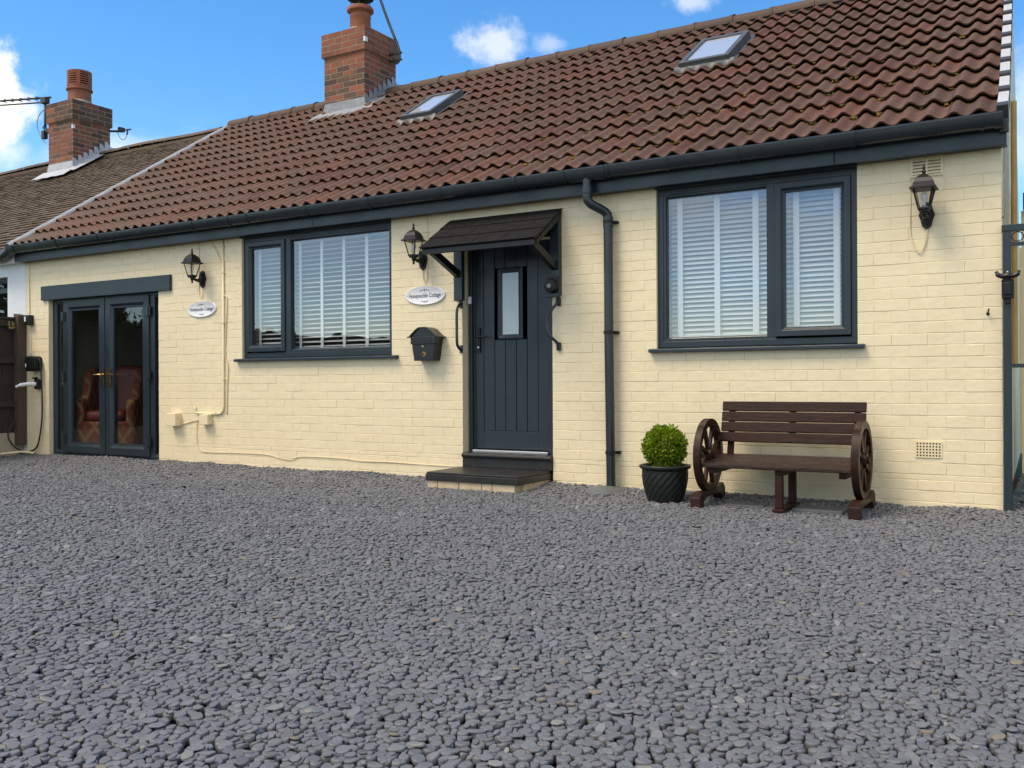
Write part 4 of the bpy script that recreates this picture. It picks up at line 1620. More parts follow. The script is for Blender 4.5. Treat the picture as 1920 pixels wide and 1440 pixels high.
def lead_round(st, x0, x1, y0, y1, offs, m, wav=True):
    rz = lambda y: RP(0, (y - P0.y) / CS, 0.0).z + offs
    mb = stepped_flashing(st, x1, y0, y1, rz, m)
    # side flat strip lying on the tiles
    n = 16
    v, f = [], []
    for i in range(n + 1):
        y = y0 - 0.10 + (y1 - y0 + 0.10) * i / n
        w = 0.006 * math.sin(i * 2.1)
        v += [(x1 + 0.012, y, rz(y) + 0.075), (x1 + 0.06, y, rz(y) + 0.052 + w), (x1 + 0.16 + w, y, rz(y) + 0.040)]
    for i in range(n):
        f += [(i * 3, i * 3 + 1, i * 3 + 4, i * 3 + 3), (i * 3 + 1, i * 3 + 2, i * 3 + 5, i * 3 + 4)]
    mb.add(v, f)
    # front apron
    n = 24
    v, f = [], []
    for i in range(n + 1):
        x = x0 - 0.13 + (x1 - x0 + 0.20) * i / n
        zf = rz(y0)
        w = 0.010 * math.sin(i * 1.7)
        yb = y0 - 0.24 + 0.012 * math.sin(i * 0.9)
        inside = x0 - 0.012 <= x <= x1 + 0.012
        top = zf + 0.17 if inside else zf + 0.05
        v += [(x, y0 - 0.011, top), (x, y0 - 0.014, zf + 0.045), (x, y0 - 0.09, rz(y0 - 0.09) + 0.050 + 0.4 * w), (x, yb, rz(yb) + 0.036 + (0.012 * math.sin(x * 42) if wav else 0))]
    for i in range(n):
        for k in range(3):
            f.append((i * 4 + k, i * 4 + k + 1, (i + 1) * 4 + k + 1, (i + 1) * 4 + k))
    mb.add(v, f)
    # upturn on the left
    v, f = [], []
    for i in range(9):
        y = y0 - 0.02 + (y1 - y0) * i / 8
        v += [(x0 - 0.012, y, rz(y) + 0.16), (x0 - 0.014, y, rz(y) + 0.05), (x0 - 0.12, y, rz(y) + 0.045)]
    for i in range(8):
        f += [(i * 3, i * 3 + 1, i * 3 + 4, i * 3 + 3), (i * 3 + 1, i * 3 + 2, i * 3 + 5, i * 3 + 4)]
    mb.add(v, f)
    return mb.build('flashing', m, st, smooth=35)


lead_round(stack, CHX0, CHX1, CHY0, CHY1, 0.0, 'lead')
# haunching, pot and cowl
mb = MB()
cxp, cyp = -8.165, 3.27
mb.lathe([(0.27, 5.715), (0.24, 5.75), (0.20, 5.80), (0.17, 5.83)], (cxp, cyp, 0), 20, fn=lambda a, z: 1 + 0.05 * math.sin(4 * a + 1))
mb.build('haunching', 'mortar', stack, smooth=True)
mb = MB()
mb.lathe([(0.150, 5.74), (0.143, 5.99), (0.150, 6.005), (0.150, 6.02), (0.145, 6.03), (0.145, 6.06), (0.165, 6.075), (0.186, 6.09), (0.188, 6.125), (0.172, 6.15), (0.135, 6.152), (0.125, 6.10)],
         (cxp, cyp, 0), 26)
mb.build('chimney_pot', 'terracotta', stack, smooth=45)
mb = MB()
for i in range(4):
    a = i * math.pi / 2 + 0.55
    mb.tube([(cxp + 0.130 * math.cos(a), cyp + 0.130 * math.sin(a), 6.11), (cxp + 0.130 * math.cos(a), cyp + 0.130 * math.sin(a), 6.29)], 0.006, 6)
mb.lathe([(0.186, 6.272), (0.190, 6.285), (0.174, 6.335), (0.10, 6.375), (0.02, 6.39)], (cxp, cyp, 0), 24)
mb.build('cowl', 'soot_and_shade', stack, smooth=45)
mb = MB()
mb.box(-7.80, -7.772, 2.895, 2.95, 5.50, 5.565)
mb.build('cable_clip', 'white', stack)
# aerial pole strapped to the stack
t = thing('aerial_pole', 'bent black aerial pole strapped to the red brick chimney', 'aerial', (-7.66, 3.45, 5.36))
m = MB()
m.tube(bez([(0.02, 0, -0.02), (0.045, 0, 0.06), (0.02, 0, 0.20), (-0.13, -0.01, 0.55), (-0.28, -0.02, 0.93), (-0.36, -0.02, 1.15)], 6), 0.019, 10)
m.build('pole', 'aerial', t, smooth=True)
m = MB()
for z in (0.02, 0.115):
    m.box(-0.13, 0.075, -0.02, 0.02, z - 0.012, z + 0.012)
m.tube([(-0.02, -0.02, 0.0), (-0.02, -0.02, 0.34)], 0.010, 8)
m.build('bracket', 'aerial', t)

# weathered boards on the gable, and the outbuilding wall behind the side gate
mb = MB()
mb.box(-0.020, 0.012, 0.20, 0.66, 1.90, 2.74)
mb.build('weathered_board', 'pale_timber', cottage, bevel=0.003)
mb = MB()
mb.prism([(0.02, 1.95), (0.10, 1.95), (0.36, 2.35), (0.28, 2.40)], 'x', -0.012, 0.006)
mb.build('weathered_board', 'pale_timber', cottage, bevel=0.003)
mb = MB()
mb.tube([(-0.026, 2.3, 1.0), (-0.026, 2.3, 3.3)], 0.024, 12)
mb.build('soil_pipe', 'ochre', cottage, smooth=40)
ob = thing('outbuilding', 'cream brick outbuilding wall closing the passage behind the side gate', 'outbuilding', (0.9, 3.0, 0))
mb = MB()
mb.box(-0.9, 1.6, 0.0028, 0.3, -0.08, 2.45)
ow = mb.build('wall', 'cream', ob)
masonry([(b[0], b[1], b[2], b[3]) for b in wall_bricks(-0.85, 0.6, [], 2.44)], ow, 'brick', 'cream', 0, 0.0)
mb = MB()
mb.box(-0.88, 1.65, -0.10, 0.35, 2.45, 2.60)
mb.build('fascia', 'black', ob)

# ------------------------------------------------------------------ doorstep
t = thing('doorstep', 'black doorstep slab on cream bricks below the front door', 'step', (-3.835, 0, 0))
m = MB()
m.box(-0.452, 0.455, -0.560, 0.004, 0.050, 0.104)
m.box(-0.445, 0.449, -0.552, 0.004, 0.104, 0.122)
m.build('slab', 'step_black', t, bevel=0.005)
m = MB()
m.prism([(0.10, 0.123), (-0.018, 0.123), (-0.018, 0.205), (-0.034, 0.210), (-0.040, 0.226), (-0.034, 0.242), (-0.016, 0.248), (0.10, 0.250)], 'x', -0.436, 0.466)
m.build('riser', 'step_black', t, bevel=0.003)
rnd = random.Random(9)
x = -0.44
for w in (0.105, 0.215, 0.225, 0.100, 0.215):
    m = MB()
    m.box(x, min(x + w - 0.007, 0.437), -0.545, -0.44, -0.05, 0.0495)
    m.build('brick', 'cream_dirty', t, bevel=0.004)
    x += w
y = -0.437
for w in (0.15, 0.215, 0.075):
    m = MB()
    m.box(0.34, 0.441, y, min(y + w - 0.007, 0.0), -0.05, 0.0495)
    m.build('brick', 'cream_dirty', t, bevel=0.004)
    m = MB()
    m.box(-0.441, -0.34, y, min(y + w - 0.007, 0.0), -0.05, 0.0495)
    m.build('brick', 'cream_dirty', t, bevel=0.004)
    y += w

# ------------------------------------------------------------------ door canopy
t = thing('door_canopy', 'black timber canopy with felt shingles over the front door', 'canopy', (-3.834, 0, 1.60))
CW = 0.570
zb, zf, yf = 0.728, 0.425, -0.465
cang = math.atan2(zb - zf, -yf)


def CP(x, q, n=0.0):
    """point on the canopy slope: q 0 at the front, 1 at the wall."""
    return (x, yf * (1 - q) - n * math.sin(cang), zf + (zb - zf) * q + n * math.cos(cang))


m = MB()
vs = [CP(x, q, n) for n in (-0.018, -0.002) for x, q in ((-CW + 0.01, 0.01), (CW - 0.01, 0.01), (CW - 0.01, 1), (-CW + 0.01, 1))]
m.add(vs, [(0, 3, 2, 1), (4, 5, 6, 7), (0, 1, 5, 4), (1, 2, 6, 5), (2, 3, 7, 6), (3, 0, 4, 7)])
m.build('deck', 'black', t)
rnd = random.Random(2)
for r_ in range(3):
    q0, q1 = r_ / 3 - 0.02, min((r_ + 1) / 3 + 0.02, 1.0)
    L = 0.285
    x = -CW - (L * 0.55 if r_ % 2 else L * 0.12)
    while x < CW:
        a, b = max(x, -CW), min(x + L - 0.004, CW)
        x += L
        if b - a < 0.02:
            continue
        k = rnd.uniform(0, 0.002)
        m = MB()
        n0, n1 = 0.008 + k, 0.002
        vs = [CP(a, q0, n0 - 0.006), CP(b, q0, n0 - 0.006), CP(b, q1, n1 - 0.004), CP(a, q1, n1 - 0.004), CP(a, q0, n0), CP(b, q0, n0), CP(b, q1, n1), CP(a, q1, n1)]
        m.add(vs, [(0, 3, 2, 1), (4, 5, 6, 7), (0, 1, 5, 4), (1, 2, 6, 5), (2, 3, 7, 6), (3, 0, 4, 7)])
        m.build('shingle', 'black_felt', t)
m = MB()
m.box(-CW + 0.035, CW - 0.012, yf + 0.002, yf + 0.026, 0.368, 0.412)
m.build('front_board', 'black', t, bevel=0.003)
for s in (-1, 1):
    xa = s * (CW - 0.022)
    m = MB()
    P_ = [(yf + 0.03, 0.372), (yf + 0.03, 0.412), (0.0, 0.712), (0.0, 0.655)]
    m.prism(P_, 'x', xa - 0.020, xa + 0.016)
    m.build('bargeboard', 'black', t, bevel=0.002)
for xa in (-0.460, 0.518):
    m = MB()
    m.box(xa - 0.044, xa + 0.044, -0.048, 0.002, 0.0, 0.655)
    m.build('post', 'anthracite', t, bevel=0.005)
    m = MB()
    m.bar((xa + (0.0 if xa > 0 else 0.0), -0.046, 0.235), (xa, yf + 0.035, 0.392), 0.046, 0.062, (0, -1, 1))
    m.build('brace', 'black', t, bevel=0.003)
m = MB()
m.box(-0.41, 0.47, -0.030, 0.002, 0.50, 0.70)
m.build('back_board', 'black', t)

# grab rails either side of the door
t = thing('grab_rail', 'straight black grab rail on the wall left of the front door', 'handrail', (-4.288, 0, 1.14), group='grab rails beside the front door')
m = MB()
m.tube(bez([(0.0, -0.006, 0.435), (0.0, -0.03, 0.425), (0.004, -0.075, 0.375), (0.004, -0.08, 0.22), (0.004, -0.075, 0.075), (0.0, -0.03, 0.03), (0.0, -0.006, 0.02)], 5), 0.0125, 10)
m.build('bar', 'anthracite_gloss', t, smooth=True)
for z in (0.43, 0.03):
    m = MB()
    m.box(-0.017, 0.017, -0.008, 0.003, z - 0.035, z + 0.035)
    m.build('plate', 'anthracite_gloss', t, bevel=0.003)
t = thing('grab_rail', 'curved black grab rail on the wall right of the front door', 'handrail', (-3.318, 0, 1.14), group='grab rails beside the front door')
m = MB()
m.tube(bez([(0.02, -0.02, 0.43), (0.018, -0.05, 0.385), (-0.012, -0.075, 0.335), (-0.045, -0.08, 0.275), (-0.050, -0.08, 0.20), (-0.040, -0.08, 0.135), (0.0, -0.06, 0.085), (0.018, -0.035, 0.055), (0.02, -0.02, 0.005)], 5), 0.0125, 10)
m.build('bar', 'anthracite_gloss', t, smooth=True)
for z in (0.405, 0.03):
    m = MB()
    m.box(0.003, 0.037, -0.026, 0.003, z - 0.035, z + 0.035)
    m.build('plate', 'anthracite_gloss', t, bevel=0.003)
t = thing('key_safe', 'small black key safe on a bracket right of the front door', 'key safe', (-3.325, -0.048, 1.60))
m = MB()
m.box(-0.070, 0.060, -0.035, -0.001, -0.02, 0.010)
m.build('bracket', 'anthracite', t, bevel=0.004)
m = MB()
m.tube([(-0.01, -0.004, 0.075), (-0.01, -0.035, 0.075), (-0.01, -0.058, 0.075), (-0.01, -0.064, 0.075)], [0.058, 0.060, 0.052, 0.030], 18)
m.box(-0.05, 0.05, -0.028, -0.001, 0.075, 0.150)
m.build('body', 'black', t, smooth=40)
m = MB()
m.tube([(-0.012, -0.063, 0.072), (-0.012, -0.070, 0.072)], [0.020, 0.016], 14)
m.build('dial', 'cable_grey', t, smooth=40)

# ------------------------------------------------------------------ wall lanterns


def lantern(label, x, loop):
    t = thing('wall_lantern', label, 'wall lamp', (x, 0.0, 1.895), group='black wall lanterns')
    m = MB()
    # back plate: pointed shield
    P_ = [(0.0, 0.005), (0.030, 0.030), (0.040, 0.075), (0.052, 0.105), (0.040, 0.135), (0.028, 0.175), (0.0, 0.195), (-0.028, 0.175), (-0.040, 0.135), (-0.052, 0.105), (-0.040, 0.075), (-0.030, 0.030)]
    m.prism(P_, 'y', -0.022, 0.002)
    m.prism([(p[0] * 0.6, 0.1 + (p[1] - 0.1) * 0.7) for p in P_], 'y', -0.042, -0.020)
    m.build('back_plate', 'black', t, bevel=0.004)
    yc = -0.150
    m = MB()
    m.tube(bez([(0, -0.03, 0.095), (0, -0.07, 0.082), (0, -0.115, 0.090), (0, yc, 0.098)], 5), [0.022] * 5 + [0.016] * 5 + [0.014] * 6, 10)
    m.lathe([(0.004, 0.045), (0.012, 0.058), (0.008, 0.070), (0.018, 0.085), (0.018, 0.105), (0.010, 0.118), (0.030, 0.128)], (0, yc, 0), 12)
    m.build('arm', 'black', t, smooth=45)
    # lantern body: four-sided, widening upward
    b0, b1, z0, z1 = 0.032, 0.060, 0.128, 0.262
    m = MB()
    m.box(-0.038, 0.038, yc - 0.038, yc + 0.038, 0.118, 0.134)
    m.box(-0.030, 0.030, yc - 0.030, yc + 0.030, 0.104, 0.118)
    m.build('base', 'black', t, bevel=0.003)
    for sx, sy in ((1, 1), (1, -1), (-1, 1), (-1, -1)):
        m = MB()
        m.bar((sx * b0, yc + sy * b0, z0), (sx * b1, yc + sy * b1, z1), 0.009, 0.009, (sx, sy, 0))
        m.build('cage_bar', 'black', t)
    for sx, sy in ((0, -1), (1, 0), (-1, 0), (0, 1)):
        m = MB()
        q0, q1 = b0 - 0.004, b1 - 0.004
        if sx == 0:
            m.add([(-q0, yc + sy * q0, z0), (q0, yc + sy * q0, z0), (q1, yc + sy * q1, z1), (-q1, yc + sy * q1, z1)], [(0, 1, 2, 3)])
        else:
            m.add([(sx * q0, yc - q0, z0), (sx * q0, yc + q0, z0), (sx * q1, yc + q1, z1), (sx * q1, yc - q1, z1)], [(0, 1, 2, 3)])
        m.build('pane', 'lamp_glass', t)
    m = MB()
    lv = [(0.082, 0.254), (0.082, 0.264), (0.066, 0.274), (0.061, 0.300), (0.048, 0.328), (0.027, 0.348), (0.011, 0.358)]
    v, f = [], []
    for w, z in lv:
        v += [(-w, yc - w, z), (w, yc - w, z), (w, yc + w, z), (-w, yc + w, z)]
    for i in range(len(lv) - 1):
        for k in range(4):
            f.append((i * 4 + k, i * 4 + (k + 1) % 4, (i + 1) * 4 + (k + 1) % 4, (i + 1) * 4 + k))
    f += [(3, 2, 1, 0), tuple(range(len(v) - 4, len(v)))]
    m.add(v, f)
    roofp = m.build('cap', 'black', t, bevel=0.002)
    m = MB()
    m.lathe([(0.012, 0.350), (0.009, 0.362), (0.014, 0.370), (0.014, 0.376), (0.007, 0.386), (0.011, 0.398), (0.003, 0.418)], (0, yc, 0), 10)
    m.build('finial', 'black', t, smooth=50)
    m = MB()
    m.lathe([(0.010, 0.134), (0.011, 0.165), (0.020, 0.195), (0.022, 0.212), (0.017, 0.230), (0.004, 0.236)], (0, yc, 0), 14)
    m.build('bulb', 'white', t, smooth=True)
    c = MB()
    c.tube(bez([(loop[0], -0.004, 0.52), (loop[0] + 0.004, -0.004, 0.25), (loop[0], -0.004, 0.02), (loop[0] * 0.86, -0.008, -0.07), (loop[0] * 0.45, -0.010, -loop[1]), (loop[0] * 0.08, -0.008, -0.075), (0.0, -0.010, 0.01)], 8), 0.0042, 6)
    c.build('cable', 'cable_cream', t, smooth=True)


lantern('black wall lantern above the white oval sign, between french doors and window', -7.628, (-0.062, 0.105))
lantern('black wall lantern beside the door canopy', -4.702, (0.050, 0.11))
lantern('black wall lantern above the bench end, under the louvred vent', -0.454, (-0.106, 0.150))

# ------------------------------------------------------------------ house name plates


def flat_text(txt, size, name, m, parent, loc, sx=1.0, ext=0.0006):
    cu = bpy.data.curves.new(name, 'FONT')
    cu.body = txt
    cu.size = size
    cu.align_x = 'CENTER'
    cu.align_y = 'CENTER'
    cu.extrude = ext
    cu.offset = size * 0.012
    cu.resolution_u = 3
    o = bpy.data.objects.new(name, cu)
    COL.objects.link(o)
    dg = bpy.context.evaluated_depsgraph_get()
    me = bpy.data.meshes.new_from_object(o.evaluated_get(dg))
    bpy.data.objects.remove(o)
    me.materials.clear()
    me.materials.append(MATS[m])
    o = link(name, me, parent, loc=loc, rot=(R(90), 0, 0))
    o.scale = (sx, 1, 1)
    return o


def name_plate(label, x, z, tilt):
    t = thing('name_plate', label, 'sign', (x, -0.004, z), group='oval house name plates')
    A, B = 0.222, 0.086
    m = MB()
    n = 40
    v = []
    for rr, y in ((1.0, 0.004), (1.0, -0.008), (0.965, -0.012), (0.93, -0.0105)):
        v += [(A * rr * math.cos(2 * math.pi * i / n), y, B * rr * math.sin(2 * math.pi * i / n)) for i in range(n)]
    f = [(q * n + i, q * n + (i + 1) % n, (q + 1) * n + (i + 1) % n, (q + 1) * n + i) for q in range(3) for i in range(n)]
    f += [tuple(range(3 * n, 4 * n))]
    m.add(v, f)
    m.build('plaque', 'enamel', t, smooth=40, rot=(0, R(tilt), 0))
    flat_text('Honeysuckle Cottage', 0.056, 'lettering', 'print_grey', t, (0, -0.0115, -0.002), 0.74)
    m = MB()
    for s in (-1, 1):
        m.tube(bez([(s * 0.012, -0.012, 0.050), (s * 0.028, -0.012, 0.052), (s * 0.045, -0.012, 0.044), (s * 0.056, -0.012, 0.038)], 4), 0.0022, 5)
        m.tube(bez([(s * 0.010, -0.012, -0.060), (s * 0.026, -0.012, -0.052), (s * 0.040, -0.012, -0.052)], 4), 0.0022, 5)
    m.build('flourish', 'print_grey', t)
    m = MB()
    m.tube([(0, -0.012, 0.034), (0, -0.012, 0.060)], [0.002, 0.006], 6)
    for a in range(5):
        c, s = math.cos(a * 1.257), math.sin(a * 1.257)
        m.tube([(0.002 * c, -0.012, 0.052 + 0.002 * s), (0.010 * c, -0.012, 0.052 + 0.010 * s)], 0.003, 5)
        m.tube([(0.002 * c, -0.012, -0.056 + 0.002 * s), (0.007 * c, -0.012, -0.056 + 0.007 * s)], 0.0022, 5)
    m.build('flower', 'gold', t)
    for s in (-1, 1):
        m = MB()
        m.tube([(s * 0.198, -0.010, 0.002), (s * 0.198, -0.014, 0.002)], 0.005, 8)
        m.build('screw', 'print_grey', t)


name_plate('white oval house name plate beside the front door, above the letterbox', -4.680, 1.670, 0.5)
name_plate('white oval house name plate beside the french doors, below a lantern', -7.643, 1.676, -1.0)

# ------------------------------------------------------------------ letterbox
t = thing('letterbox', 'black wall letterbox with arched lid and gold emblem by the door', 'letterbox', (-4.625, 0, 1.070))
D = -0.115
m = MB()
m.add([(-0.105, D, 0), (0.105, D, 0), (0.140, D, 0.218), (-0.140, D, 0.218), (-0.105, 0.002, 0), (0.105, 0.002, 0), (0.140, 0.002, 0.218), (-0.140, 0.002, 0.218)],
      [(0, 1, 2, 3), (7, 6, 5, 4), (0, 4, 5, 1), (1, 5, 6, 2), (3, 2, 6, 7), (0, 3, 7, 4)])
m.build('box', 'black_gloss', t, bevel=0.004)
outl = [(-0.172, 0.216), (-0.150, 0.222), (-0.110, 0.255), (-0.070, 0.288), (-0.040, 0.303), (0.040, 0.303), (0.070, 0.288), (0.110, 0.255), (0.150, 0.222), (0.172, 0.216)]
inn = [(p[0] * 0.965, p[1] - 0.007) for p in outl][::-1]
m = MB()
m.prism(outl + inn, 'y', D - 0.020, 0.002)
m.build('lid', 'black_gloss', t)
m = MB()
m.prism([(-0.142, 0.215), (-0.100, 0.252), (-0.066, 0.279), (-0.038, 0.294), (0.038, 0.294), (0.066, 0.279), (0.100, 0.252), (0.142, 0.215)], 'y', D - 0.006, -0.001)
m.build('head_panel', 'black_gloss', t)
m = MB()
m.box(-0.138, 0.138, D - 0.010, D - 0.0005, 0.150, 0.214)
m.build('flap', 'black_gloss', t, bevel=0.004)
m = MB()
m.ring(-0.095, 0.095, 0.168, 0.205, [(0, D - 0.009), (0, D - 0.0125), (0.004, D - 0.0125), (0.004, D - 0.009)])
m.build('slot_frame', 'black', t)
m = MB()
m.tube([(-0.005, D + 0.002, 0.130), (-0.005, D - 0.006, 0.130)], 0.010, 12)
m.build('lock', 'brass', t, smooth=40)
m = MB()
em = [bez([(-0.024, D - 0.003, 0.045), (-0.014, D - 0.003, 0.070), (0.000, D - 0.003, 0.079), (0.010, D - 0.003, 0.072), (0.002, D - 0.003, 0.056), (-0.010, D - 0.003, 0.042)], 5),
      bez([(0.000, D - 0.003, 0.074), (0.018, D - 0.003, 0.074), (0.014, D - 0.003, 0.060), (0.004, D - 0.003, 0.058), (0.022, D - 0.003, 0.054), (0.018, D - 0.003, 0.042), (0.000, D - 0.003, 0.040), (-0.014, D - 0.003, 0.038)], 5),
      bez([(0.018, D - 0.003, 0.046), (0.030, D - 0.003, 0.058), (0.032, D - 0.003, 0.066)], 4)]
for e_ in em:
    m.tube(e_, 0.0024, 6)
m.build('emblem', 'gold', t, smooth=True)

# ------------------------------------------------------------------ boxes and cables on the wall
t = thing('junction_box', 'cream junction box on the wall nearest the french doors', 'junction box', (-8.060, 0, 0.412), group='cream junction boxes')
m = MB()
m.box(-0.075, 0.075, -0.085, 0.002, 0.0, 0.140)
m.build('case', 'cream_smooth', t, bevel=0.005)
m = MB()
m.tube([(0.074, -0.045, 0.085), (0.080, -0.045, 0.085)], 0.008, 8)
m.build('screw', 'cream_dirty', t)
t = thing('junction_box', 'cream junction box below the window sill end, beside the conduit elbow', 'junction box', (-7.560, 0, 0.435), group='cream junction boxes')
m = MB()
m.box(-0.066, 0.066, -0.072, 0.002, 0.0, 0.108)
m.build('case', 'cream_smooth', t, bevel=0.005)
m = MB()
m.tube([(0.065, -0.038, 0.065), (0.071, -0.038, 0.065)], 0.008, 8)
m.build('screw', 'cream_dirty', t)
t = thing('conduit', 'cream painted conduit running down the wall beside the left window', 'conduit', (-7.31, 0, 0.5))
m = MB()
pts = [(0.0, -0.012, 1.90), (0.0, -0.012, 0.14)] + [(x + 0.0, y, z) for x, y, z in [(-0.01, -0.012, 0.09), (-0.045, -0.012, 0.058), (-0.10, -0.012, 0.050)]] + [(-0.40, -0.012, 0.054), (-0.43, -0.012, 0.062), (-0.44, -0.012, 0.09), (-0.44, -0.012, 0.125)]
m.tube(pts, 0.0105, 8)
m.build('pipe', 'cream_smooth', t, smooth=True)
for z in (1.55, 1.02, 0.42):
    m = MB()
    m.box(-0.018, 0.018, -0.026, 0.003, z - 0.008, z + 0.008)
    m.build('clip', 'cream_smooth', t)
m = MB()
m.box(-0.135, -0.105, -0.028, 0.003, 0.038, 0.066)
m.build('elbow', 'cream_dirty', t, bevel=0.004)


def wall_cable(label, pts, m, r=0.005):
    o = MB().tube(bez(pts, 8), r, 6).build('cable', m, smooth=True)
    return tag(o, label, 'cable')


wall_cable('thin cream cable wandering down the wall beside the conduit', [(-7.506, -0.004, 2.41), (-7.45, -0.010, 2.33), (-7.40, -0.012, 2.26), (-7.325, -0.010, 2.12), (-7.318, -0.010, 1.93), (-7.30, -0.010, 1.82), (-7.258, -0.008, 1.756),
            (-7.275, -0.008, 1.50), (-7.290, -0.008, 1.18), (-7.250, -0.008, 1.06), (-7.262, -0.008, 0.80), (-7.270, -0.008, 0.55)], 'cable_cream', 0.006)
wall_cable('thin cream cable sagging along the foot of the wall', [(-7.729, -0.006, 0.50), (-7.735, -0.006, 0.36), (-7.731, -0.006, 0.23), (-7.68, -0.006, 0.160), (-7.55, -0.006, 0.138), (-7.1, -0.006, 0.146), (-6.7, -0.006, 0.142), (-6.50, -0.006, 0.110), (-6.35, -0.006, 0.104), (-6.2, -0.006, 0.140),
            (-5.7, -0.006, 0.140), (-5.45, -0.006, 0.125), (-5.1, -0.006, 0.128), (-4.7, -0.005, 0.120), (-4.34, -0.005, 0.118)], 'cable_cream', 0.0036)
wall_cable('short cream cable joining the two junction boxes', [(-7.985, -0.010, 0.425), (-7.85, -0.008, 0.455), (-7.74, -0.008, 0.475), (-7.63, -0.010, 0.478)], 'cable_cream', 0.005)
wall_cable('thin cream cable running down the corner above the charger', [(-10.765, -0.006, 2.40), (-10.770, -0.006, 2.1), (-10.765, -0.006, 1.75), (-10.76, -0.006, 1.62), (-10.74, -0.006, 1.4), (-10.735, -0.006, 1.24)], 'cable_cream', 0.007)

t = thing('leaf_mark', 'small dark leaf-like hook in the cream wall beside the side gate', 'mark', (-0.085, 0.0, 1.29))  # dark tube bits added to stand for a leaf-like spot on the wall
m = MB()
m.tube(bez([(0.0, 0.004, 0.02), (0.0, -0.02, 0.02), (0.004, -0.034, 0.03), (0.008, -0.030, 0.052)], 4), 0.0055, 6)
m.build('mark_stem', 'soot_and_shade', t, smooth=True)
m = MB()
m.tube([(0.0, 0.002, 0.02), (0.0, -0.005, 0.02)], 0.011, 10)
m.build('mark_spot', 'soot_and_shade', t, smooth=True)
# car charger at the left corner
t = thing('car_charger', 'black wall box car charger left of the french doors', 'charger', (-10.615, 0, 1.035))
m = MB()
n = 20
P_ = [(0.105 * math.copysign(abs(math.cos(2 * math.pi * i / n)) ** 0.5, math.cos(2 * math.pi * i / n)), 0.095 + 0.095 * math.copysign(abs(math.sin(2 * math.pi * i / n)) ** 0.5, math.sin(2 * math.pi * i / n))) for i in range(n)]
m.prism(P_, 'y', -0.105, 0.002)
m.build('case', 'black', t, bevel=0.008)
m = MB()
m.prism([(p[0] * 0.82, 0.095 + (p[1] - 0.095) * 0.82) for p in P_], 'y', -0.116, -0.104)
m.build('front_cover', 'black_gloss', t, bevel=0.004)
m = MB()
m.box(-0.070, -0.052, -0.1175, -0.1155, 0.055, 0.095)
m.build('status_label', 'white', t)
cb = wall_cable('black charging cable hanging from the wall charger to the ground', [(-10.515, -0.045, 1.19), (-10.490, -0.040, 1.10), (-10.478, -0.030, 0.75), (-10.482, -0.030, 0.48), (-10.52, -0.035, 0.24), (-10.57, -0.045, 0.10), (-10.68, -0.06, 0.045), (-10.85, -0.10, 0.022)], 'cable_black', 0.0105)
t = thing('charger_holster', 'black holster with a white plug below the car charger', 'plug holder', (-10.575, 0, 0.815))
m = MB()
m.box(-0.035, 0.035, -0.055, 0.002, 0.0, 0.125)
m.build('holster', 'black', t, bevel=0.012)
m = MB()
m.box(-0.045, -0.005, -0.07, -0.02, 0.125, 0.150)
m.build('catch', 'black', t, bevel=0.006)
m = MB()
m.tube(bez([(-0.005, -0.05, 0.062), (-0.03, -0.14, 0.062), (-0.05, -0.22, 0.050), (-0.06, -0.27, 0.030)], 5), [0.026] * 6 + [0.023] * 5 + [0.014] * 5, 12)
m.build('plug', 'white', t, smooth=45)
t = thing('sensor_box', 'small black sensor box on the wall corner by the fence post', 'sensor', (-10.735, 0, 1.612))
m = MB()
m.box(-0.050, 0.050, -0.070, 0.002, 0.0, 0.125)
m.build('case', 'black', t, bevel=0.010)
m = MB()
m.box(-0.040, -0.012, -0.0725, -0.0695, 0.045, 0.105)
m.build('label_plate', 'white', t)

# ------------------------------------------------------------------ bench
t = thing('wagon_wheel_bench', 'dark brown wooden bench with wagon wheel ends against the wall', 'bench', (-1.345, -0.40, 0.0))
bx = lambda X: X + 1.345
by = lambda Y: Y + 0.40


def bslat(name, x0, x1, c, w, h, ang, m):
    """long board along x, centre (y, z), w wide, h thick, turned about x."""
    mb = MB()
    mb.obox(((x0 + x1) / 2, c[0], c[1]), (x1 - x0, w, h), (ang, 0, 0))
    return mb.build(name, m, t, bevel=0.006)


lean = R(78)
for i in range(4):
    q = 0.430 + i * 0.0745 + 0.032
    y = by(-0.228) + (q - 0.43) * 0.235
    ext = 0.02 if i == 0 else 0.0
    bslat('back_slat', bx(-1.838 - ext), bx(-0.822), (y, q), 0.0715, 0.022, lean, 'bench_wood')
for i in range(5):
    bslat('seat_slat', bx(-1.846), bx(-0.836), (by(-0.590) + i * 0.097, 0.283 + i * 0.009), 0.078, 0.028, R(5.3), 'bench_seat')
for X in (-1.775, -1.33, -0.885):
    m = MB()
    if X == -1.33:
        m.bar((bx(X), by(-0.172), 0.45), (bx(X), by(-0.130), 0.70), 0.045, 0.030, (0, 1, 0))
    else:
        m.bar((bx(X), by(-0.205), 0.250), (bx(X), by(-0.128), 0.70), 0.045, 0.030, (0, 1, 0))
    m.build('back_post', 'bench_wood', t, bevel=0.004)
for X in (-1.78, -0.90):
    m = MB()
    m.box(bx(X) - 0.022, bx(X) + 0.022, by(-0.60), by(-0.19), 0.225, 0.275)
    m.build('seat_bearer', 'bench_wood', t, bevel=0.003)
m = MB()
m.box(bx(-1.34), bx(-1.29), by(-0.60), by(-0.16), 0.225, 0.275)
m.build('seat_bearer', 'bench_wood', t, bevel=0.003)
for Y in (-0.585, -0.235):
    m = MB()
    m.box(bx(-1.338), bx(-1.288), by(Y) - 0.025, by(Y) + 0.025, 0.008, 0.226)
    m.build('centre_leg', 'bench_wood', t, bevel=0.005)
m = MB()
m.box(bx(-1.352), bx(-1.274), by(-0.635), by(-0.175), -0.02, 0.0075)
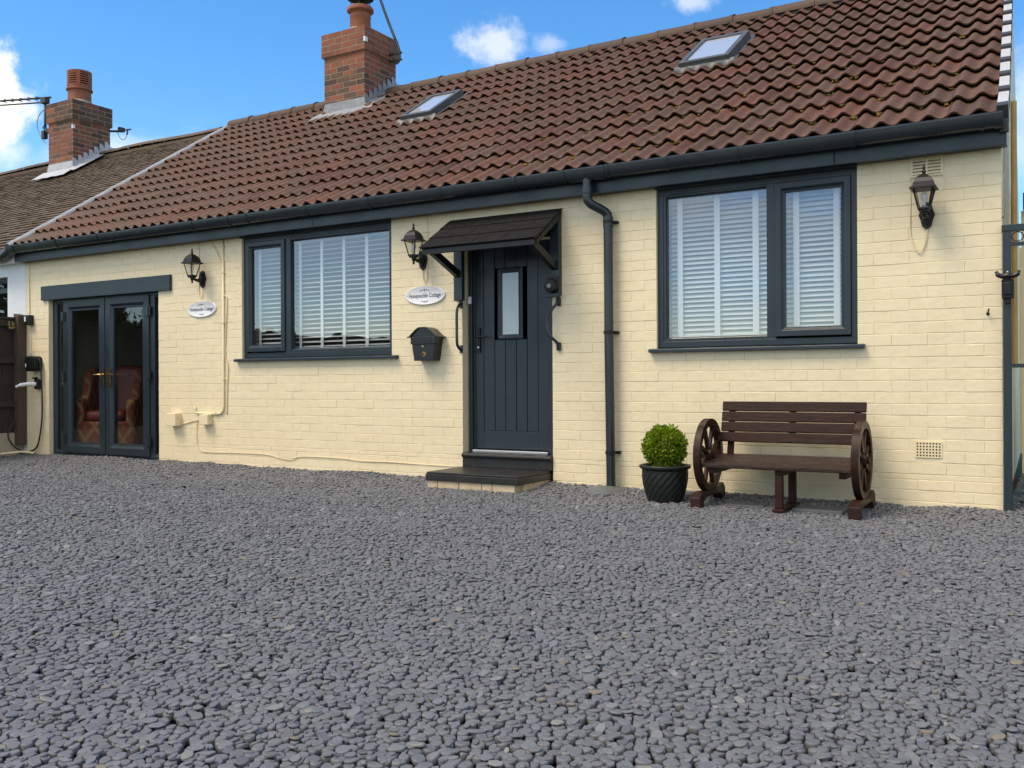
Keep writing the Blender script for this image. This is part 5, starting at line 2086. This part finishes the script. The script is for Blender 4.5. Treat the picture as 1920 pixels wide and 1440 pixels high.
m.build('centre_foot', 'bench_wood', t, bevel=0.006)
for X, nm in ((-1.872, 0), (-0.812, 1)):
    m = MB()
    n = 40
    n = 56
    Ro, Ri, hw = 0.263, 0.214, 0.024
    zc = 0.338
    v = []
    for a in range(n):
        c, s = math.cos(2 * math.pi * a / n), math.sin(2 * math.pi * a / n)
        for rr, xo in ((Ro, -hw), (Ro, hw), (Ri, hw), (Ri, -hw)):
            v.append((bx(X) + xo, c * rr, zc + s * rr))
    f = []
    for a in range(n):
        b_ = (a + 1) % n
        for k in range(4):
            l = (k + 1) % 4
            f.append((a * 4 + k, b_ * 4 + k, b_ * 4 + l, a * 4 + l))
    m.add(v, f)
    wh = m.build('wheel', 'bench_wheel', t, smooth=40)
    for k in range(8):
        a = R(22.5 + 45 * k)
        m = MB()
        m.bar((bx(X), 0.03 * math.cos(a), zc + 0.03 * math.sin(a)), (bx(X), 0.212 * math.cos(a), zc + 0.212 * math.sin(a)), 0.030, 0.026, (1, 0, 0))
        m.build('spoke', 'bench_wheel', wh, bevel=0.004)
    m = MB()
    m.tube([(bx(X) - 0.034, 0, zc), (bx(X) + 0.034, 0, zc)], 0.052, 16)
    m.tube([(bx(X) - 0.05, 0, zc), (bx(X) + 0.05, 0, zc)], 0.024, 12)
    m.build('hub', 'bench_wheel', wh, smooth=40)
    # carved foot
    m = MB()
    P_ = [(-0.290, -0.02), (-0.205, -0.02), (-0.200, 0.02), (-0.150, 0.048), (0.150, 0.048), (0.190, 0.02), (0.195, -0.02), (0.275, -0.02), (0.270, 0.095), (0.225, 0.135), (0.150, 0.118), (0.06, 0.094), (-0.06, 0.094), (-0.170, 0.104), (-0.235, 0.098), (-0.285, 0.060)]
    m.prism([(p[0], p[1] if p[1] < 0.05 else p[1] * 0.90) for p in P_], 'x', bx(X) - 0.037, bx(X) + 0.037)
    m.build('foot', 'bench_wheel', t, bevel=0.005)
# flags under the bench
for i, (x0, x1) in enumerate(((-1.74, -1.46), (-1.452, -1.37), (-1.255, -0.92))):
    m = MB()
    m.obox(((x0 + x1) / 2, -0.33 - 0.03 * (i % 2), -0.021), (x1 - x0, 0.30, 0.035), (R(2 * (i % 2) - 1), 0, R(3 - 2 * i)))
    o = m.build('slate_slab', 'slate', bevel=0.006)
    tag(o, ['flat slate slab under the bench, nearest the plant pot', 'narrow slate slab under the bench, just left of its centre leg',
            'long slate slab under the bench, right of its centre leg'][i], 'slab', 'slate slabs under the bench')

# ------------------------------------------------------------------ plant pot and box ball
t = thing('plant_pot', 'black spiral-ribbed plant pot between downpipe and bench', 'plant pot', (-2.195, -0.43, -0.02))
m = MB()
pr = [(0.118, 0.0), (0.122, 0.004), (0.132, 0.03), (0.150, 0.085), (0.163, 0.145), (0.168, 0.20), (0.167, 0.240)]


def twist(a, z):
    return 1 + 0.016 * math.sin(20 * (a - z * 5.2)) * min(1, z / 0.02, max(0, (0.245 - z) / 0.02))


pp = []
for i in range(len(pr) - 1):
    for k in range(5):
        u = k / 5
        pp.append((pr[i][0] * (1 - u) + pr[i + 1][0] * u, pr[i][1] * (1 - u) + pr[i + 1][1] * u))
pp.append(pr[-1])
m.lathe(pp, n=160, fn=twist)
m.build('body', 'pot', t, smooth=True)
m = MB()
m.lathe([(0.165, 0.240), (0.172, 0.244), (0.186, 0.254), (0.191, 0.264), (0.187, 0.274), (0.176, 0.278), (0.166, 0.272), (0.162, 0.255), (0.160, 0.235)], n=48, cap=False)
m.build('rim', 'pot', t, smooth=True)
m = MB()
m.lathe([(0.162, 0.232), (0.10, 0.238), (0.01, 0.240)], n=24)
m.build('compost', 'soil', t)


def leaf_cloud(name, m, parent, pts, nrm, size, rnd_, asp=0.5):
    """folded leaves: two triangles pairs each."""
    n = len(pts)
    pts, nrm = np.asarray(pts), np.asarray(nrm)
    d = nrm + rnd_.normal(0, 0.55, (n, 3))
    d /= np.linalg.norm(d, axis=1)[:, None]
    ref = rnd_.normal(0, 1, (n, 3))
    s = np.cross(d, ref)
    s /= np.linalg.norm(s, axis=1)[:, None]
    u = np.cross(s, d)
    L = size * rnd_.uniform(0.7, 1.3, n)[:, None]
    w = L * asp * 0.5
    a, b = pts, pts + d * L
    mid = pts + d * L * 0.5
    l = mid + s * w + u * w * 0.45
    r = mid - s * w + u * w * 0.45
    v = np.stack([a, l, b, r], 1).reshape(-1, 3)
    base = np.arange(n)[:, None] * 4
    f = np.concatenate([base + np.array([[0, 1, 2]]), base + np.array([[0, 2, 3]])])
    return raw(name, v, [f], m, parent)


t = thing('box_ball', 'clipped round green box bush growing in the black pot', 'bush', (-2.195, -0.43, 0.215))
rs_ = np.random.RandomState(8)
n = 5400
d = rs_.normal(0, 1, (n, 3))
d /= np.linalg.norm(d, axis=1)[:, None]
lump = 1 + 0.035 * np.sin(d[:, 0] * 9 + 2) * np.sin(d[:, 1] * 8) + 0.025 * np.sin(d[:, 2] * 11 + d[:, 0] * 6)
rad = np.where(rs_.rand(n) < 0.66, rs_.uniform(0.84, 1.0, n), rs_.uniform(0.55, 0.86, n)) * lump
rad = np.where(rs_.rand(n) < 0.016, rs_.uniform(1.02, 1.09, n), rad)      # stray shoots
pts = d * (rad * 0.152)[:, None] + np.array([0, 0, 0.172])
pts = pts[pts[:, 2] > 0.015]
nn = pts - np.array([0, 0, 0.172])
nn /= np.linalg.norm(nn, axis=1)[:, None]
stuff(leaf_cloud('foliage', 'box_leaf', t, pts, nn, 0.026, rs_, 0.60))
m = MB()
m.lathe([(0.012, 0.0), (0.012, 0.06), (0.02, 0.08)], n=8)
for k in range(14):
    a = k * 2.4
    m.tube([(0, 0, 0.05), (0.05 * math.cos(a), 0.05 * math.sin(a), 0.11 + 0.004 * k), (0.11 * math.cos(a), 0.11 * math.sin(a), 0.13 + 0.009 * k)], [0.006, 0.004, 0.002], 5)
m.build('stem', 'bark', t)

# ------------------------------------------------------------------ side gate
t = thing('side_gate', 'dark grey metal side gate with scroll top at the right corner', 'gate', (0.0, -0.02, 0.0))
m = MB()
m.box(0.006, 0.056, -0.025, 0.025, -0.05, 1.842)
m.build('post', 'anthracite', t, bevel=0.004)
m = MB()
m.box(0.000, 1.04, -0.028, 0.028, 1.842, 1.885)
m.build('top_rail', 'anthracite', t, bevel=0.003)
m = MB()
m.box(0.975, 1.025, -0.025, 0.025, -0.05, 1.842)
m.build('post', 'anthracite', t, bevel=0.004)
for z in (1.745, 0.95, 0.12):
    m = MB()
    m.box(0.058, 0.974, -0.012, 0.012, z, z + 0.025)
    m.build('rail', 'anthracite', t)
for i in range(9):
    x = 0.14 + i * 0.095
    m = MB()
    m.tube([(x, 0, 0.13), (x, 0, 1.75)], 0.008, 8)
    m.build('bar', 'anthracite', t, smooth=True)
for i in range(9):
    x = 0.092 + i * 0.096
    m = MB()
    m.tube([(x + 0.034 * math.cos(k * 0.35), 0, 1.806 + 0.030 * math.sin(k * 0.35)) for k in range(19)], 0.0035, 6)
    m.build('scroll', 'anthracite', t, smooth=True)
m = MB()
m.box(0.000, 0.072, -0.060, -0.024, 1.400, 1.525)
m.box(0.014, 0.058, -0.072, -0.058, 1.425, 1.505)
m.tube([(0.036, -0.03, 1.385), (0.036, -0.05, 1.385)], 0.020, 10)
m.build('latch', 'black', t, bevel=0.005)
m = MB()
m.tube(bez([(-0.030, -0.062, 1.578), (-0.020, -0.064, 1.556), (0.005, -0.066, 1.545), (0.036, -0.066, 1.548), (0.067, -0.066, 1.545), (0.092, -0.064, 1.556), (0.102, -0.062, 1.578)], 5), [0.011] * 4 + [0.016] * 10 + [0.019] * 4 + [0.016] * 9 + [0.011] * 4, 10)
m.build('thumb_handle', 'black_gloss', t, smooth=True)
m = MB()
m.tube([(0.036, -0.066, 1.560), (0.036, -0.082, 1.574)], [0.008, 0.006], 8)
m.build('rivet', 'chrome', t, smooth=True)

# ------------------------------------------------------------------ boundary fence on the left
t = thing('boundary_fence', 'dark stained board fence running out from the left corner', 'fence', (-10.95, 0.0, 0.0))
m = MB()
m.add([(0.02, -0.115, 0.12), (0.12, -0.115, 0.12), (0.12, -0.012, 0.12), (0.02, -0.012, 0.12), (0.02, -0.115, 1.76), (0.12, -0.115, 1.735), (0.12, -0.012, 1.735), (0.02, -0.012, 1.76)],
      [(0, 3, 2, 1), (4, 5, 6, 7), (0, 1, 5, 4), (1, 2, 6, 5), (2, 3, 7, 6), (3, 0, 4, 7)])
m.build('post', 'post_wood', t, bevel=0.004)
for k in range(3):
    m = MB()
    yy = -1.95 - k * 1.85
    m.box(0.02, 0.11, yy - 0.05, yy + 0.05, 0.0, 1.76)
    m.build('post', 'post_wood', t, bevel=0.004)
bm_ = MB()
bm_.box(-0.012, 0.006, -0.063, 0.063, 0.27, 1.685)
bme = None
y = -0.062
i = 0
while y > -7.4:
    if bme is None:
        o = bm_.build('board', 'fence_wood', t)
        bme = o.data
    else:
        o = link('board', bme, t)
    o.location = (0.003 * (i % 2), y, 0)
    y -= 0.128
    i += 1
for z in (0.60, 1.14, 1.60):
    for a, b in ((-1.90, -0.116), (-3.75, -2.0), (-5.60, -3.85), (-7.45, -5.70)):
        m = MB()
        m.box(0.0095, 0.052, a, b, z, z + 0.075)
        m.build('rail', 'fence_wood', t)
m = MB()
m.box(-0.03, 0.06, -7.46, -0.02, 1.687, 1.712)
m.build('capping', 'fence_wood', t)
for a, b in ((-1.90, -0.0), (-3.75, -2.0), (-5.60, -3.85), (-7.45, -5.70)):
    m = MB()
    m.box(-0.015, 0.03, a, b, -0.08, 0.268)
    m.build('gravel_board', 'concrete', t, bevel=0.004)
t = thing('fence_plaque', 'small gilded ornament plaque on the fence beside the post', 'plaque', (-10.895, -0.165, 1.555))
m = MB()
m.box(-0.004, 0.003, -0.048, 0.048, 0.0, 0.105)
m.build('backing', 'soot_and_shade', t)
rnd = random.Random(12)
for (yy, zz_) in ((-0.030, 0.090), (-0.030, 0.060), (-0.024, 0.026), (-0.004, 0.020), (0.014, 0.088), (0.018, 0.058), (0.034, 0.070), (0.022, 0.022), (0.036, 0.034)):
    m = MB()
    blob((0.006, yy, zz_), 0.006, 0.013, 0.012, rnd, m)
    m.build('gilt_leaf', 'gold', t, smooth=True)
wall_cable('black cable lying against the concrete board under the fence', [(-10.88, -0.06, 0.05), (-10.88, -0.16, 0.12), (-10.885, -0.22, 0.26), (-10.885, -0.14, 0.42)], 'cable_black', 0.008)
wall_cable('pale hose lying on the gravel at the foot of the fence', [(-10.55, -0.10, 0.030), (-10.70, -0.14, 0.045), (-10.80, -0.20, 0.035), (-10.85, -0.35, 0.025), (-10.83, -0.55, 0.015)], 'cable_cream', 0.016)

# ------------------------------------------------------------------ neighbouring cottage
NX0, NX1 = -19.5, -10.86
nb = thing('neighbour_cottage', 'white neighbouring cottage with old brown plain tile roof', 'cottage', (-10.86, 0.0, 0.0))
nx = lambda X: X + 10.86
mb = MB()
W0, W1, WZ0, WZ1 = -13.2, -11.255, 1.05, 2.25
for a, b, z0, z1 in ((NX0, W0, -0.08, 2.55), (W1, NX1 - 0.002, -0.08, 2.55), (W0, W1, -0.08, WZ0), (W0, W1, WZ1, 2.55)):
    mb.box(nx(a), nx(b), 0.006, 0.25, z0, z1)
mb.build('wall', 'white', nb)
mb = MB()
mb.box(nx(NX0), nx(XL - 0.046), -0.105, -0.085, 2.395, 2.53)
mb.box(nx(NX0), nx(XL - 0.046), -0.085, 0.006, 2.400, 2.412)
mb.build('fascia', 'white', nb)
mb = MB()
mb.ring(nx(W0), nx(W1), WZ0, WZ1, prof(0.09, 0.06, 0.01, 0.07))
mb.box(nx(W0) + 0.05, nx(W1) - 0.05, 0.095, 0.155, 2.06, 2.12)
w = mb.build('window', 'anthracite', nb)
g = MB()
g.add([(nx(W0) + 0.04, 0.12, WZ0 + 0.04), (nx(W1) - 0.04, 0.12, WZ0 + 0.04), (nx(W1) - 0.04, 0.12, WZ1 - 0.04), (nx(W0) + 0.04, 0.12, WZ1 - 0.04)], [(0, 1, 2, 3)])
g.build('pane', 'glass_dark', w)
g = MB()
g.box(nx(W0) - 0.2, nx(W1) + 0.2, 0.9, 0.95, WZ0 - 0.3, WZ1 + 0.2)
g.build('inner_wall', 'soot_and_shade', nb)
NO = -0.045                                                      # this roof lies a little lower
mb = MB()
a, b = RP(nx(NX0), -0.05, NO - 0.05), RP(nx(XL - 0.12), -0.05, NO - 0.05)
c, d = RP(nx(XL - 0.12), RIDGE_S, NO - 0.05), RP(nx(NX0), RIDGE_S, NO - 0.05)
mb.add([a, b, c, d, rear(a), rear(b)], [(0, 1, 2, 3), (3, 2, 5, 4)])
nroof = mb.build('roof', 'soot_and_shade', nb)
NCX0, NCX1, NCY0, NCY1 = -14.735, -14.045, 2.82, 3.54
mb = MB()
rnd = random.Random(31)
PW, PG = 0.166, 0.102
for r_ in range(42):
    s = -0.06 + r_ * PG
    x = XL - 0.10 - (PW / 2 if r_ % 2 else 0)
    while x > NX0:
        yy = RP(0, s).y
        if not (NCX0 < x - PW / 2 < NCX1 and yy > NCY0):
            x0, x1 = nx(x - PW + 0.003), nx(x)
            n0 = 0.018 + rnd.uniform(-0.002, 0.005)
            n1 = 0.0
            sag = 0.02 * math.sin((x + 13) * 0.9) * math.sin(s * 0.75) + NO
            j = rnd.uniform(-0.008, 0.008)
            tw = rnd.uniform(-0.003, 0.003)
            vs = [RP(x0, s + j, n0 - 0.012 + sag + tw), RP(x1, s + j, n0 - 0.012 + sag - tw), RP(x0, s + j, n0 + sag + tw), RP(x1, s + j, n0 + sag - tw), RP(x0, s + PG + 0.03, n1 + sag), RP(x1, s + PG + 0.03, n1 + sag)]
            mb.add(vs, [(0, 1, 3, 2), (2, 3, 5, 4), (1, 5, 3), (0, 2, 4)])
        x -= PW
me = bpy.data.meshes.new('plain_tile')
me.from_pydata(mb.v, [], mb.f)
me.materials.append(MATS['plain_tile'])
me.update()
stuff(link('plain_tile', me, nroof))
x = NX0
while x < XL - 0.2:
    prf = [(0.115 * math.cos(R(a)), 0.085 * math.sin(R(a))) for a in range(-8, 189, 18)]
    n = len(prf)
    mb = MB()
    v = []
    for xx, sc in ((x, 1.0), (x + 0.30, 0.97 + rnd.uniform(-0.03, 0.05))):
        for py_, pz_ in prf:
            v.append((nx(min(xx, XL - 0.12)), YR + py_ * sc, ZR - 0.045 + pz_ * sc + 0.012 * math.sin(xx * 2.3)))
    mb.add(v, [(k, k + 1, n + k + 1, n + k) for k in range(n - 1)])
    if not NCX0 - 0.2 < x < NCX1 - 0.1:
        mb.build('ridge_tile', 'plain_tile', nroof, smooth=50)
    x += 0.302

mb = MB()
mb.prism([(YR - 0.10, ZR - 0.16), (YR + 0.10, ZR - 0.16), (YR + 0.10, ZR - 0.065), (YR, ZR + 0.0), (YR - 0.10, ZR - 0.065)], 'x', nx(NX0), nx(XL - 0.13))
mb.build('ridge_bedding', 'plain_tile', nroof)


def dark_b(u, z, face, rnd):
    if z > 5.36:
        return rnd.random() < 0.80
    return rnd.random() < (0.30 if face == 'right' else 0.36)


nst = chimney(nb, nx(NCX0), nx(NCX1), NCY0, NCY1, 4.58, 5.36, 5.70, dark_b, 9)
lead_round(nst, nx(NCX0), nx(NCX1), NCY0, NCY1, -0.03, 'lead_white', False)
mb = MB()
pcx, pcy = nx(-14.30), 3.12
mb.lathe([(0.26, 5.69), (0.22, 5.73), (0.185, 5.77)], (pcx, pcy, 0), 18)
mb.build('haunching', 'mortar', nst, smooth=True)
pot_o = MB()
pot_o.lathe([(0.192, 5.70), (0.186, 5.93), (0.215, 5.945), (0.215, 5.965), (0.197, 5.975), (0.197, 6.02)], (pcx, pcy, 0), 26)
# louvred upper drum: stacked hoops carried on four solid ribs
zz0 = 6.02
for i in range(6):
    pot_o.lathe([(0.170, zz0 + i * 0.038), (0.199, zz0 + i * 0.038 - 0.006), (0.199, zz0 + i * 0.038 + 0.014), (0.176, zz0 + i * 0.038 + 0.018)], (pcx, pcy, 0), 26)
for k in range(6):
    a = k * math.pi / 3 + 0.35
    c, s = math.cos(a), math.sin(a)
    pot_o.bar((pcx + 0.183 * c, pcy + 0.183 * s, 6.00), (pcx + 0.183 * c, pcy + 0.183 * s, 6.24), 0.060, 0.034, (c, s, 0))
pot_o.lathe([(0.165, 6.235), (0.199, 6.235), (0.199, 6.268), (0.150, 6.280), (0.02, 6.283)], (pcx, pcy, 0), 26)
pot_o.build('chimney_pot', 'terracotta', nst, smooth=45)
mb = MB()
mb.lathe([(0.150, 5.99), (0.150, 6.24)], (pcx, pcy, 0), 18)
mb.build('flue_liner', 'soot_and_shade', nst)
mb = MB()
mb.box(nx(NCX1) - 0.02, nx(NCX1) + 0.012, NCY0 - 0.014, NCY0 + 0.03, 5.20, 5.26)
mb.build('cable_clip', 'white', nst)
# aerials on that stack
t = thing('tv_aerial', 'long television aerial on the left of the neighbour chimney', 'aerial', (-15.02, 2.95, 5.30), group='aerials on the neighbour chimney')
m = MB()
m.tube([(0, 0, -0.12), (0, 0, 0.58)], 0.022, 10)
m.build('mast', 'aerial', t, smooth=True)
m = MB()
m.tube([(0.16, 0.0, 0.585), (-2.2, 0.0, 0.86)], 0.018, 8)
m.tube([(-0.05, 0.0, 0.53), (-2.2, 0.0, 0.78)], 0.014, 8)
m.build('boom', 'aerial', t, smooth=True)
for k in range(9):
    m = MB()
    x = -0.12 - k * 0.24
    m.tube([(x, -0.10, 0.60 - x * 0.115), (x, 0.10, 0.60 - x * 0.115)], 0.008, 6)
    m.build('element', 'aerial', t, smooth=True)
m = MB()
m.box(-0.07, 0.06, -0.05, 0.05, 0.50, 0.60)
m.box(-0.05, 0.03, -0.05, 0.03, -0.12, 0.02)
m.bar((0.0, 0, 0.02), (0.30, 0.02, 0.0), 0.05, 0.06)
m.bar((-0.05, 0, 0.10), (0.12, 0, -0.03), 0.04, 0.05)
m.build('clamp', 'aerial', t, bevel=0.006)
m = MB()
m.tube(bez([(0.0, -0.03, 0.38), (-0.12, -0.03, 0.32), (-0.19, -0.03, 0.18), (-0.15, -0.03, 0.02), (-0.04, -0.03, -0.12), (0.0, -0.02, -0.17), (0.05, -0.02, -0.20)], 6), 0.007, 6)
m.build('lead_in', 'cable_grey', t, smooth=True)
t = thing('roof_aerial', 'short stub aerial on the right of the neighbour chimney', 'aerial', (-14.045, 3.52, 5.30), group='aerials on the neighbour chimney')
m = MB()
m.tube([(0.0, 0.0, 0.01), (0.02, 0.25, 0.06)], 0.020, 8)
m.tube([(0.02, 0.20, 0.06), (0.03, 0.42, 0.135)], 0.012, 8)
m.tube([(0.03, 0.35, 0.125), (0.03, 0.33, 0.02)], 0.014, 8)
m.box(-0.01, 0.05, 0.17, 0.28, 0.05, 0.12)
m.build('arm', 'aerial', t, smooth=40)
m = MB()
m.tube(bez([(0.02, 0.14, 0.04), (0.02, 0.20, -0.07), (0.025, 0.28, -0.08), (0.03, 0.335, 0.02)], 6), 0.006, 6)
m.build('lead_in', 'cable_grey', t, smooth=True)

# ------------------------------------------------------------------ armchair behind the french doors
t = thing('armchair', 'red and gold lattice wing armchair behind the french doors', 'armchair', (-9.98, 0.62, 0.02), R(34))
m = MB()
m.box(-0.30, 0.30, -0.34, 0.30, 0.10, 0.40)
m.build('seat_base', 'trellis', t, bevel=0.03)
m = MB()
m.box(-0.235, 0.235, -0.35, 0.22, 0.40, 0.53)
m.build('seat_cushion', 'red_leather', t, bevel=0.05)
m = MB()
v = []
m.prism([(0.16, 0.40), (0.30, 0.40), (0.42, 1.04), (0.36, 1.10), (0.28, 1.08)], 'x', -0.25, 0.25)
m.build('backrest', 'red_leather', t, bevel=0.05)
for s in (-1, 1):
    m = MB()
    x0, x1 = (0.25, 0.36) if s > 0 else (-0.36, -0.25)
    m.prism([(-0.34, 0.08), (0.32, 0.08), (0.40, 1.02), (0.26, 1.08), (-0.02, 1.02), (-0.10, 0.86), (-0.14, 0.70), (-0.34, 0.64)], 'x', x0, x1)
    m.build('wing_arm', 'trellis', t, bevel=0.035)
for sx in (-0.28, 0.28):
    for sy in (-0.28, 0.26):
        m = MB()
        m.lathe([(0.018, 0.0), (0.028, 0.10)], (sx, sy, 0), 10)
        m.build('leg', 'light_wood', t)
t = thing('side_table', 'small pale wooden table leg beside the armchair', 'table', (-9.20, 0.66, 0.02))
m = MB()
m.box(-0.12, 0.12, -0.12, 0.12, 0.44, 0.465)
m.build('table_top', 'light_wood', t, bevel=0.004)
for sx in (-0.095, 0.095):
    for sy in (-0.095, 0.095):
        m = MB()
        m.box(sx - 0.02, sx + 0.02, sy - 0.02, sy + 0.02, 0.0, 0.44)
        m.build('leg', 'light_wood', t)

# ------------------------------------------------------------------ trees across the road, seen in the panes


def tree_mesh(seed, h, w):
    rs = np.random.RandomState(seed)
    cl = []
    for k in range(34):
        d = rs.normal(0, 1, 3)
        d /= np.linalg.norm(d)
        c = d * np.array([w, w, h * 0.34]) * rs.uniform(0.45, 0.95) + np.array([0, 0, h * 0.62])
        cl.append((c, rs.uniform(0.5, 1.0) * w * 0.42))
    pts, nr = [], []
    for c, r in cl:
        n = 130
        d = rs.normal(0, 1, (n, 3))
        d /= np.linalg.norm(d, axis=1)[:, None]
        pts.append(c + d * r * rs.uniform(0.5, 1.0, n)[:, None])
        nr.append(d)
    return np.concatenate(pts), np.concatenate(nr), rs


TREES = [(-33, -27, 3.1, 2.4, 'dark tree across the road, reflected low in the left window'), (-26, -29, 2.7, 2.2, 'small dark tree across the road, reflected beside the taller one'),
         (-38, -19, 7.5, 3.0, 'spreading tree beyond the fence, reflected in the french doors'), (-45, -24, 6.5, 3.0, 'far tree beyond the fence, reflected above the armchair'),
         (-17, -31, 2.5, 2.2, 'low bushy tree across the road, opposite the front door'), (-6, -32, 2.4, 2.2, 'low bushy tree across the road, opposite the bench'),
         (-24.5, -9, 5.6, 1.9, 'near tree standing in the neighbouring front garden')]
for i, (x, y, h, w, lab) in enumerate(TREES):
    t = thing('garden_tree', lab, 'tree', (x, y, -0.05), group='trees around the drive')
    pts, nr, rs2 = tree_mesh(40 + i, h, w)
    leaf_cloud('crown', 'tree_leaf', t, pts, nr, 0.26, rs2, 0.6)
    m = MB()
    m.tube([(0, 0, 0), (0.05, 0.02, h * 0.25), (-0.04, 0.05, h * 0.6), (0.0, 0.0, h * 0.85)], [0.18, 0.13, 0.08, 0.02], 8)
    for k in range(6):
        a = k * 1.1
        m.tube([(0, 0, h * (0.28 + 0.05 * k)), (w * 0.35 * math.cos(a), w * 0.35 * math.sin(a), h * (0.45 + 0.05 * k)), (w * 0.7 * math.cos(a), w * 0.7 * math.sin(a), h * (0.52 + 0.05 * k))], [0.07, 0.045, 0.015], 6)
    m.build('trunk', 'bark', t, smooth=True)
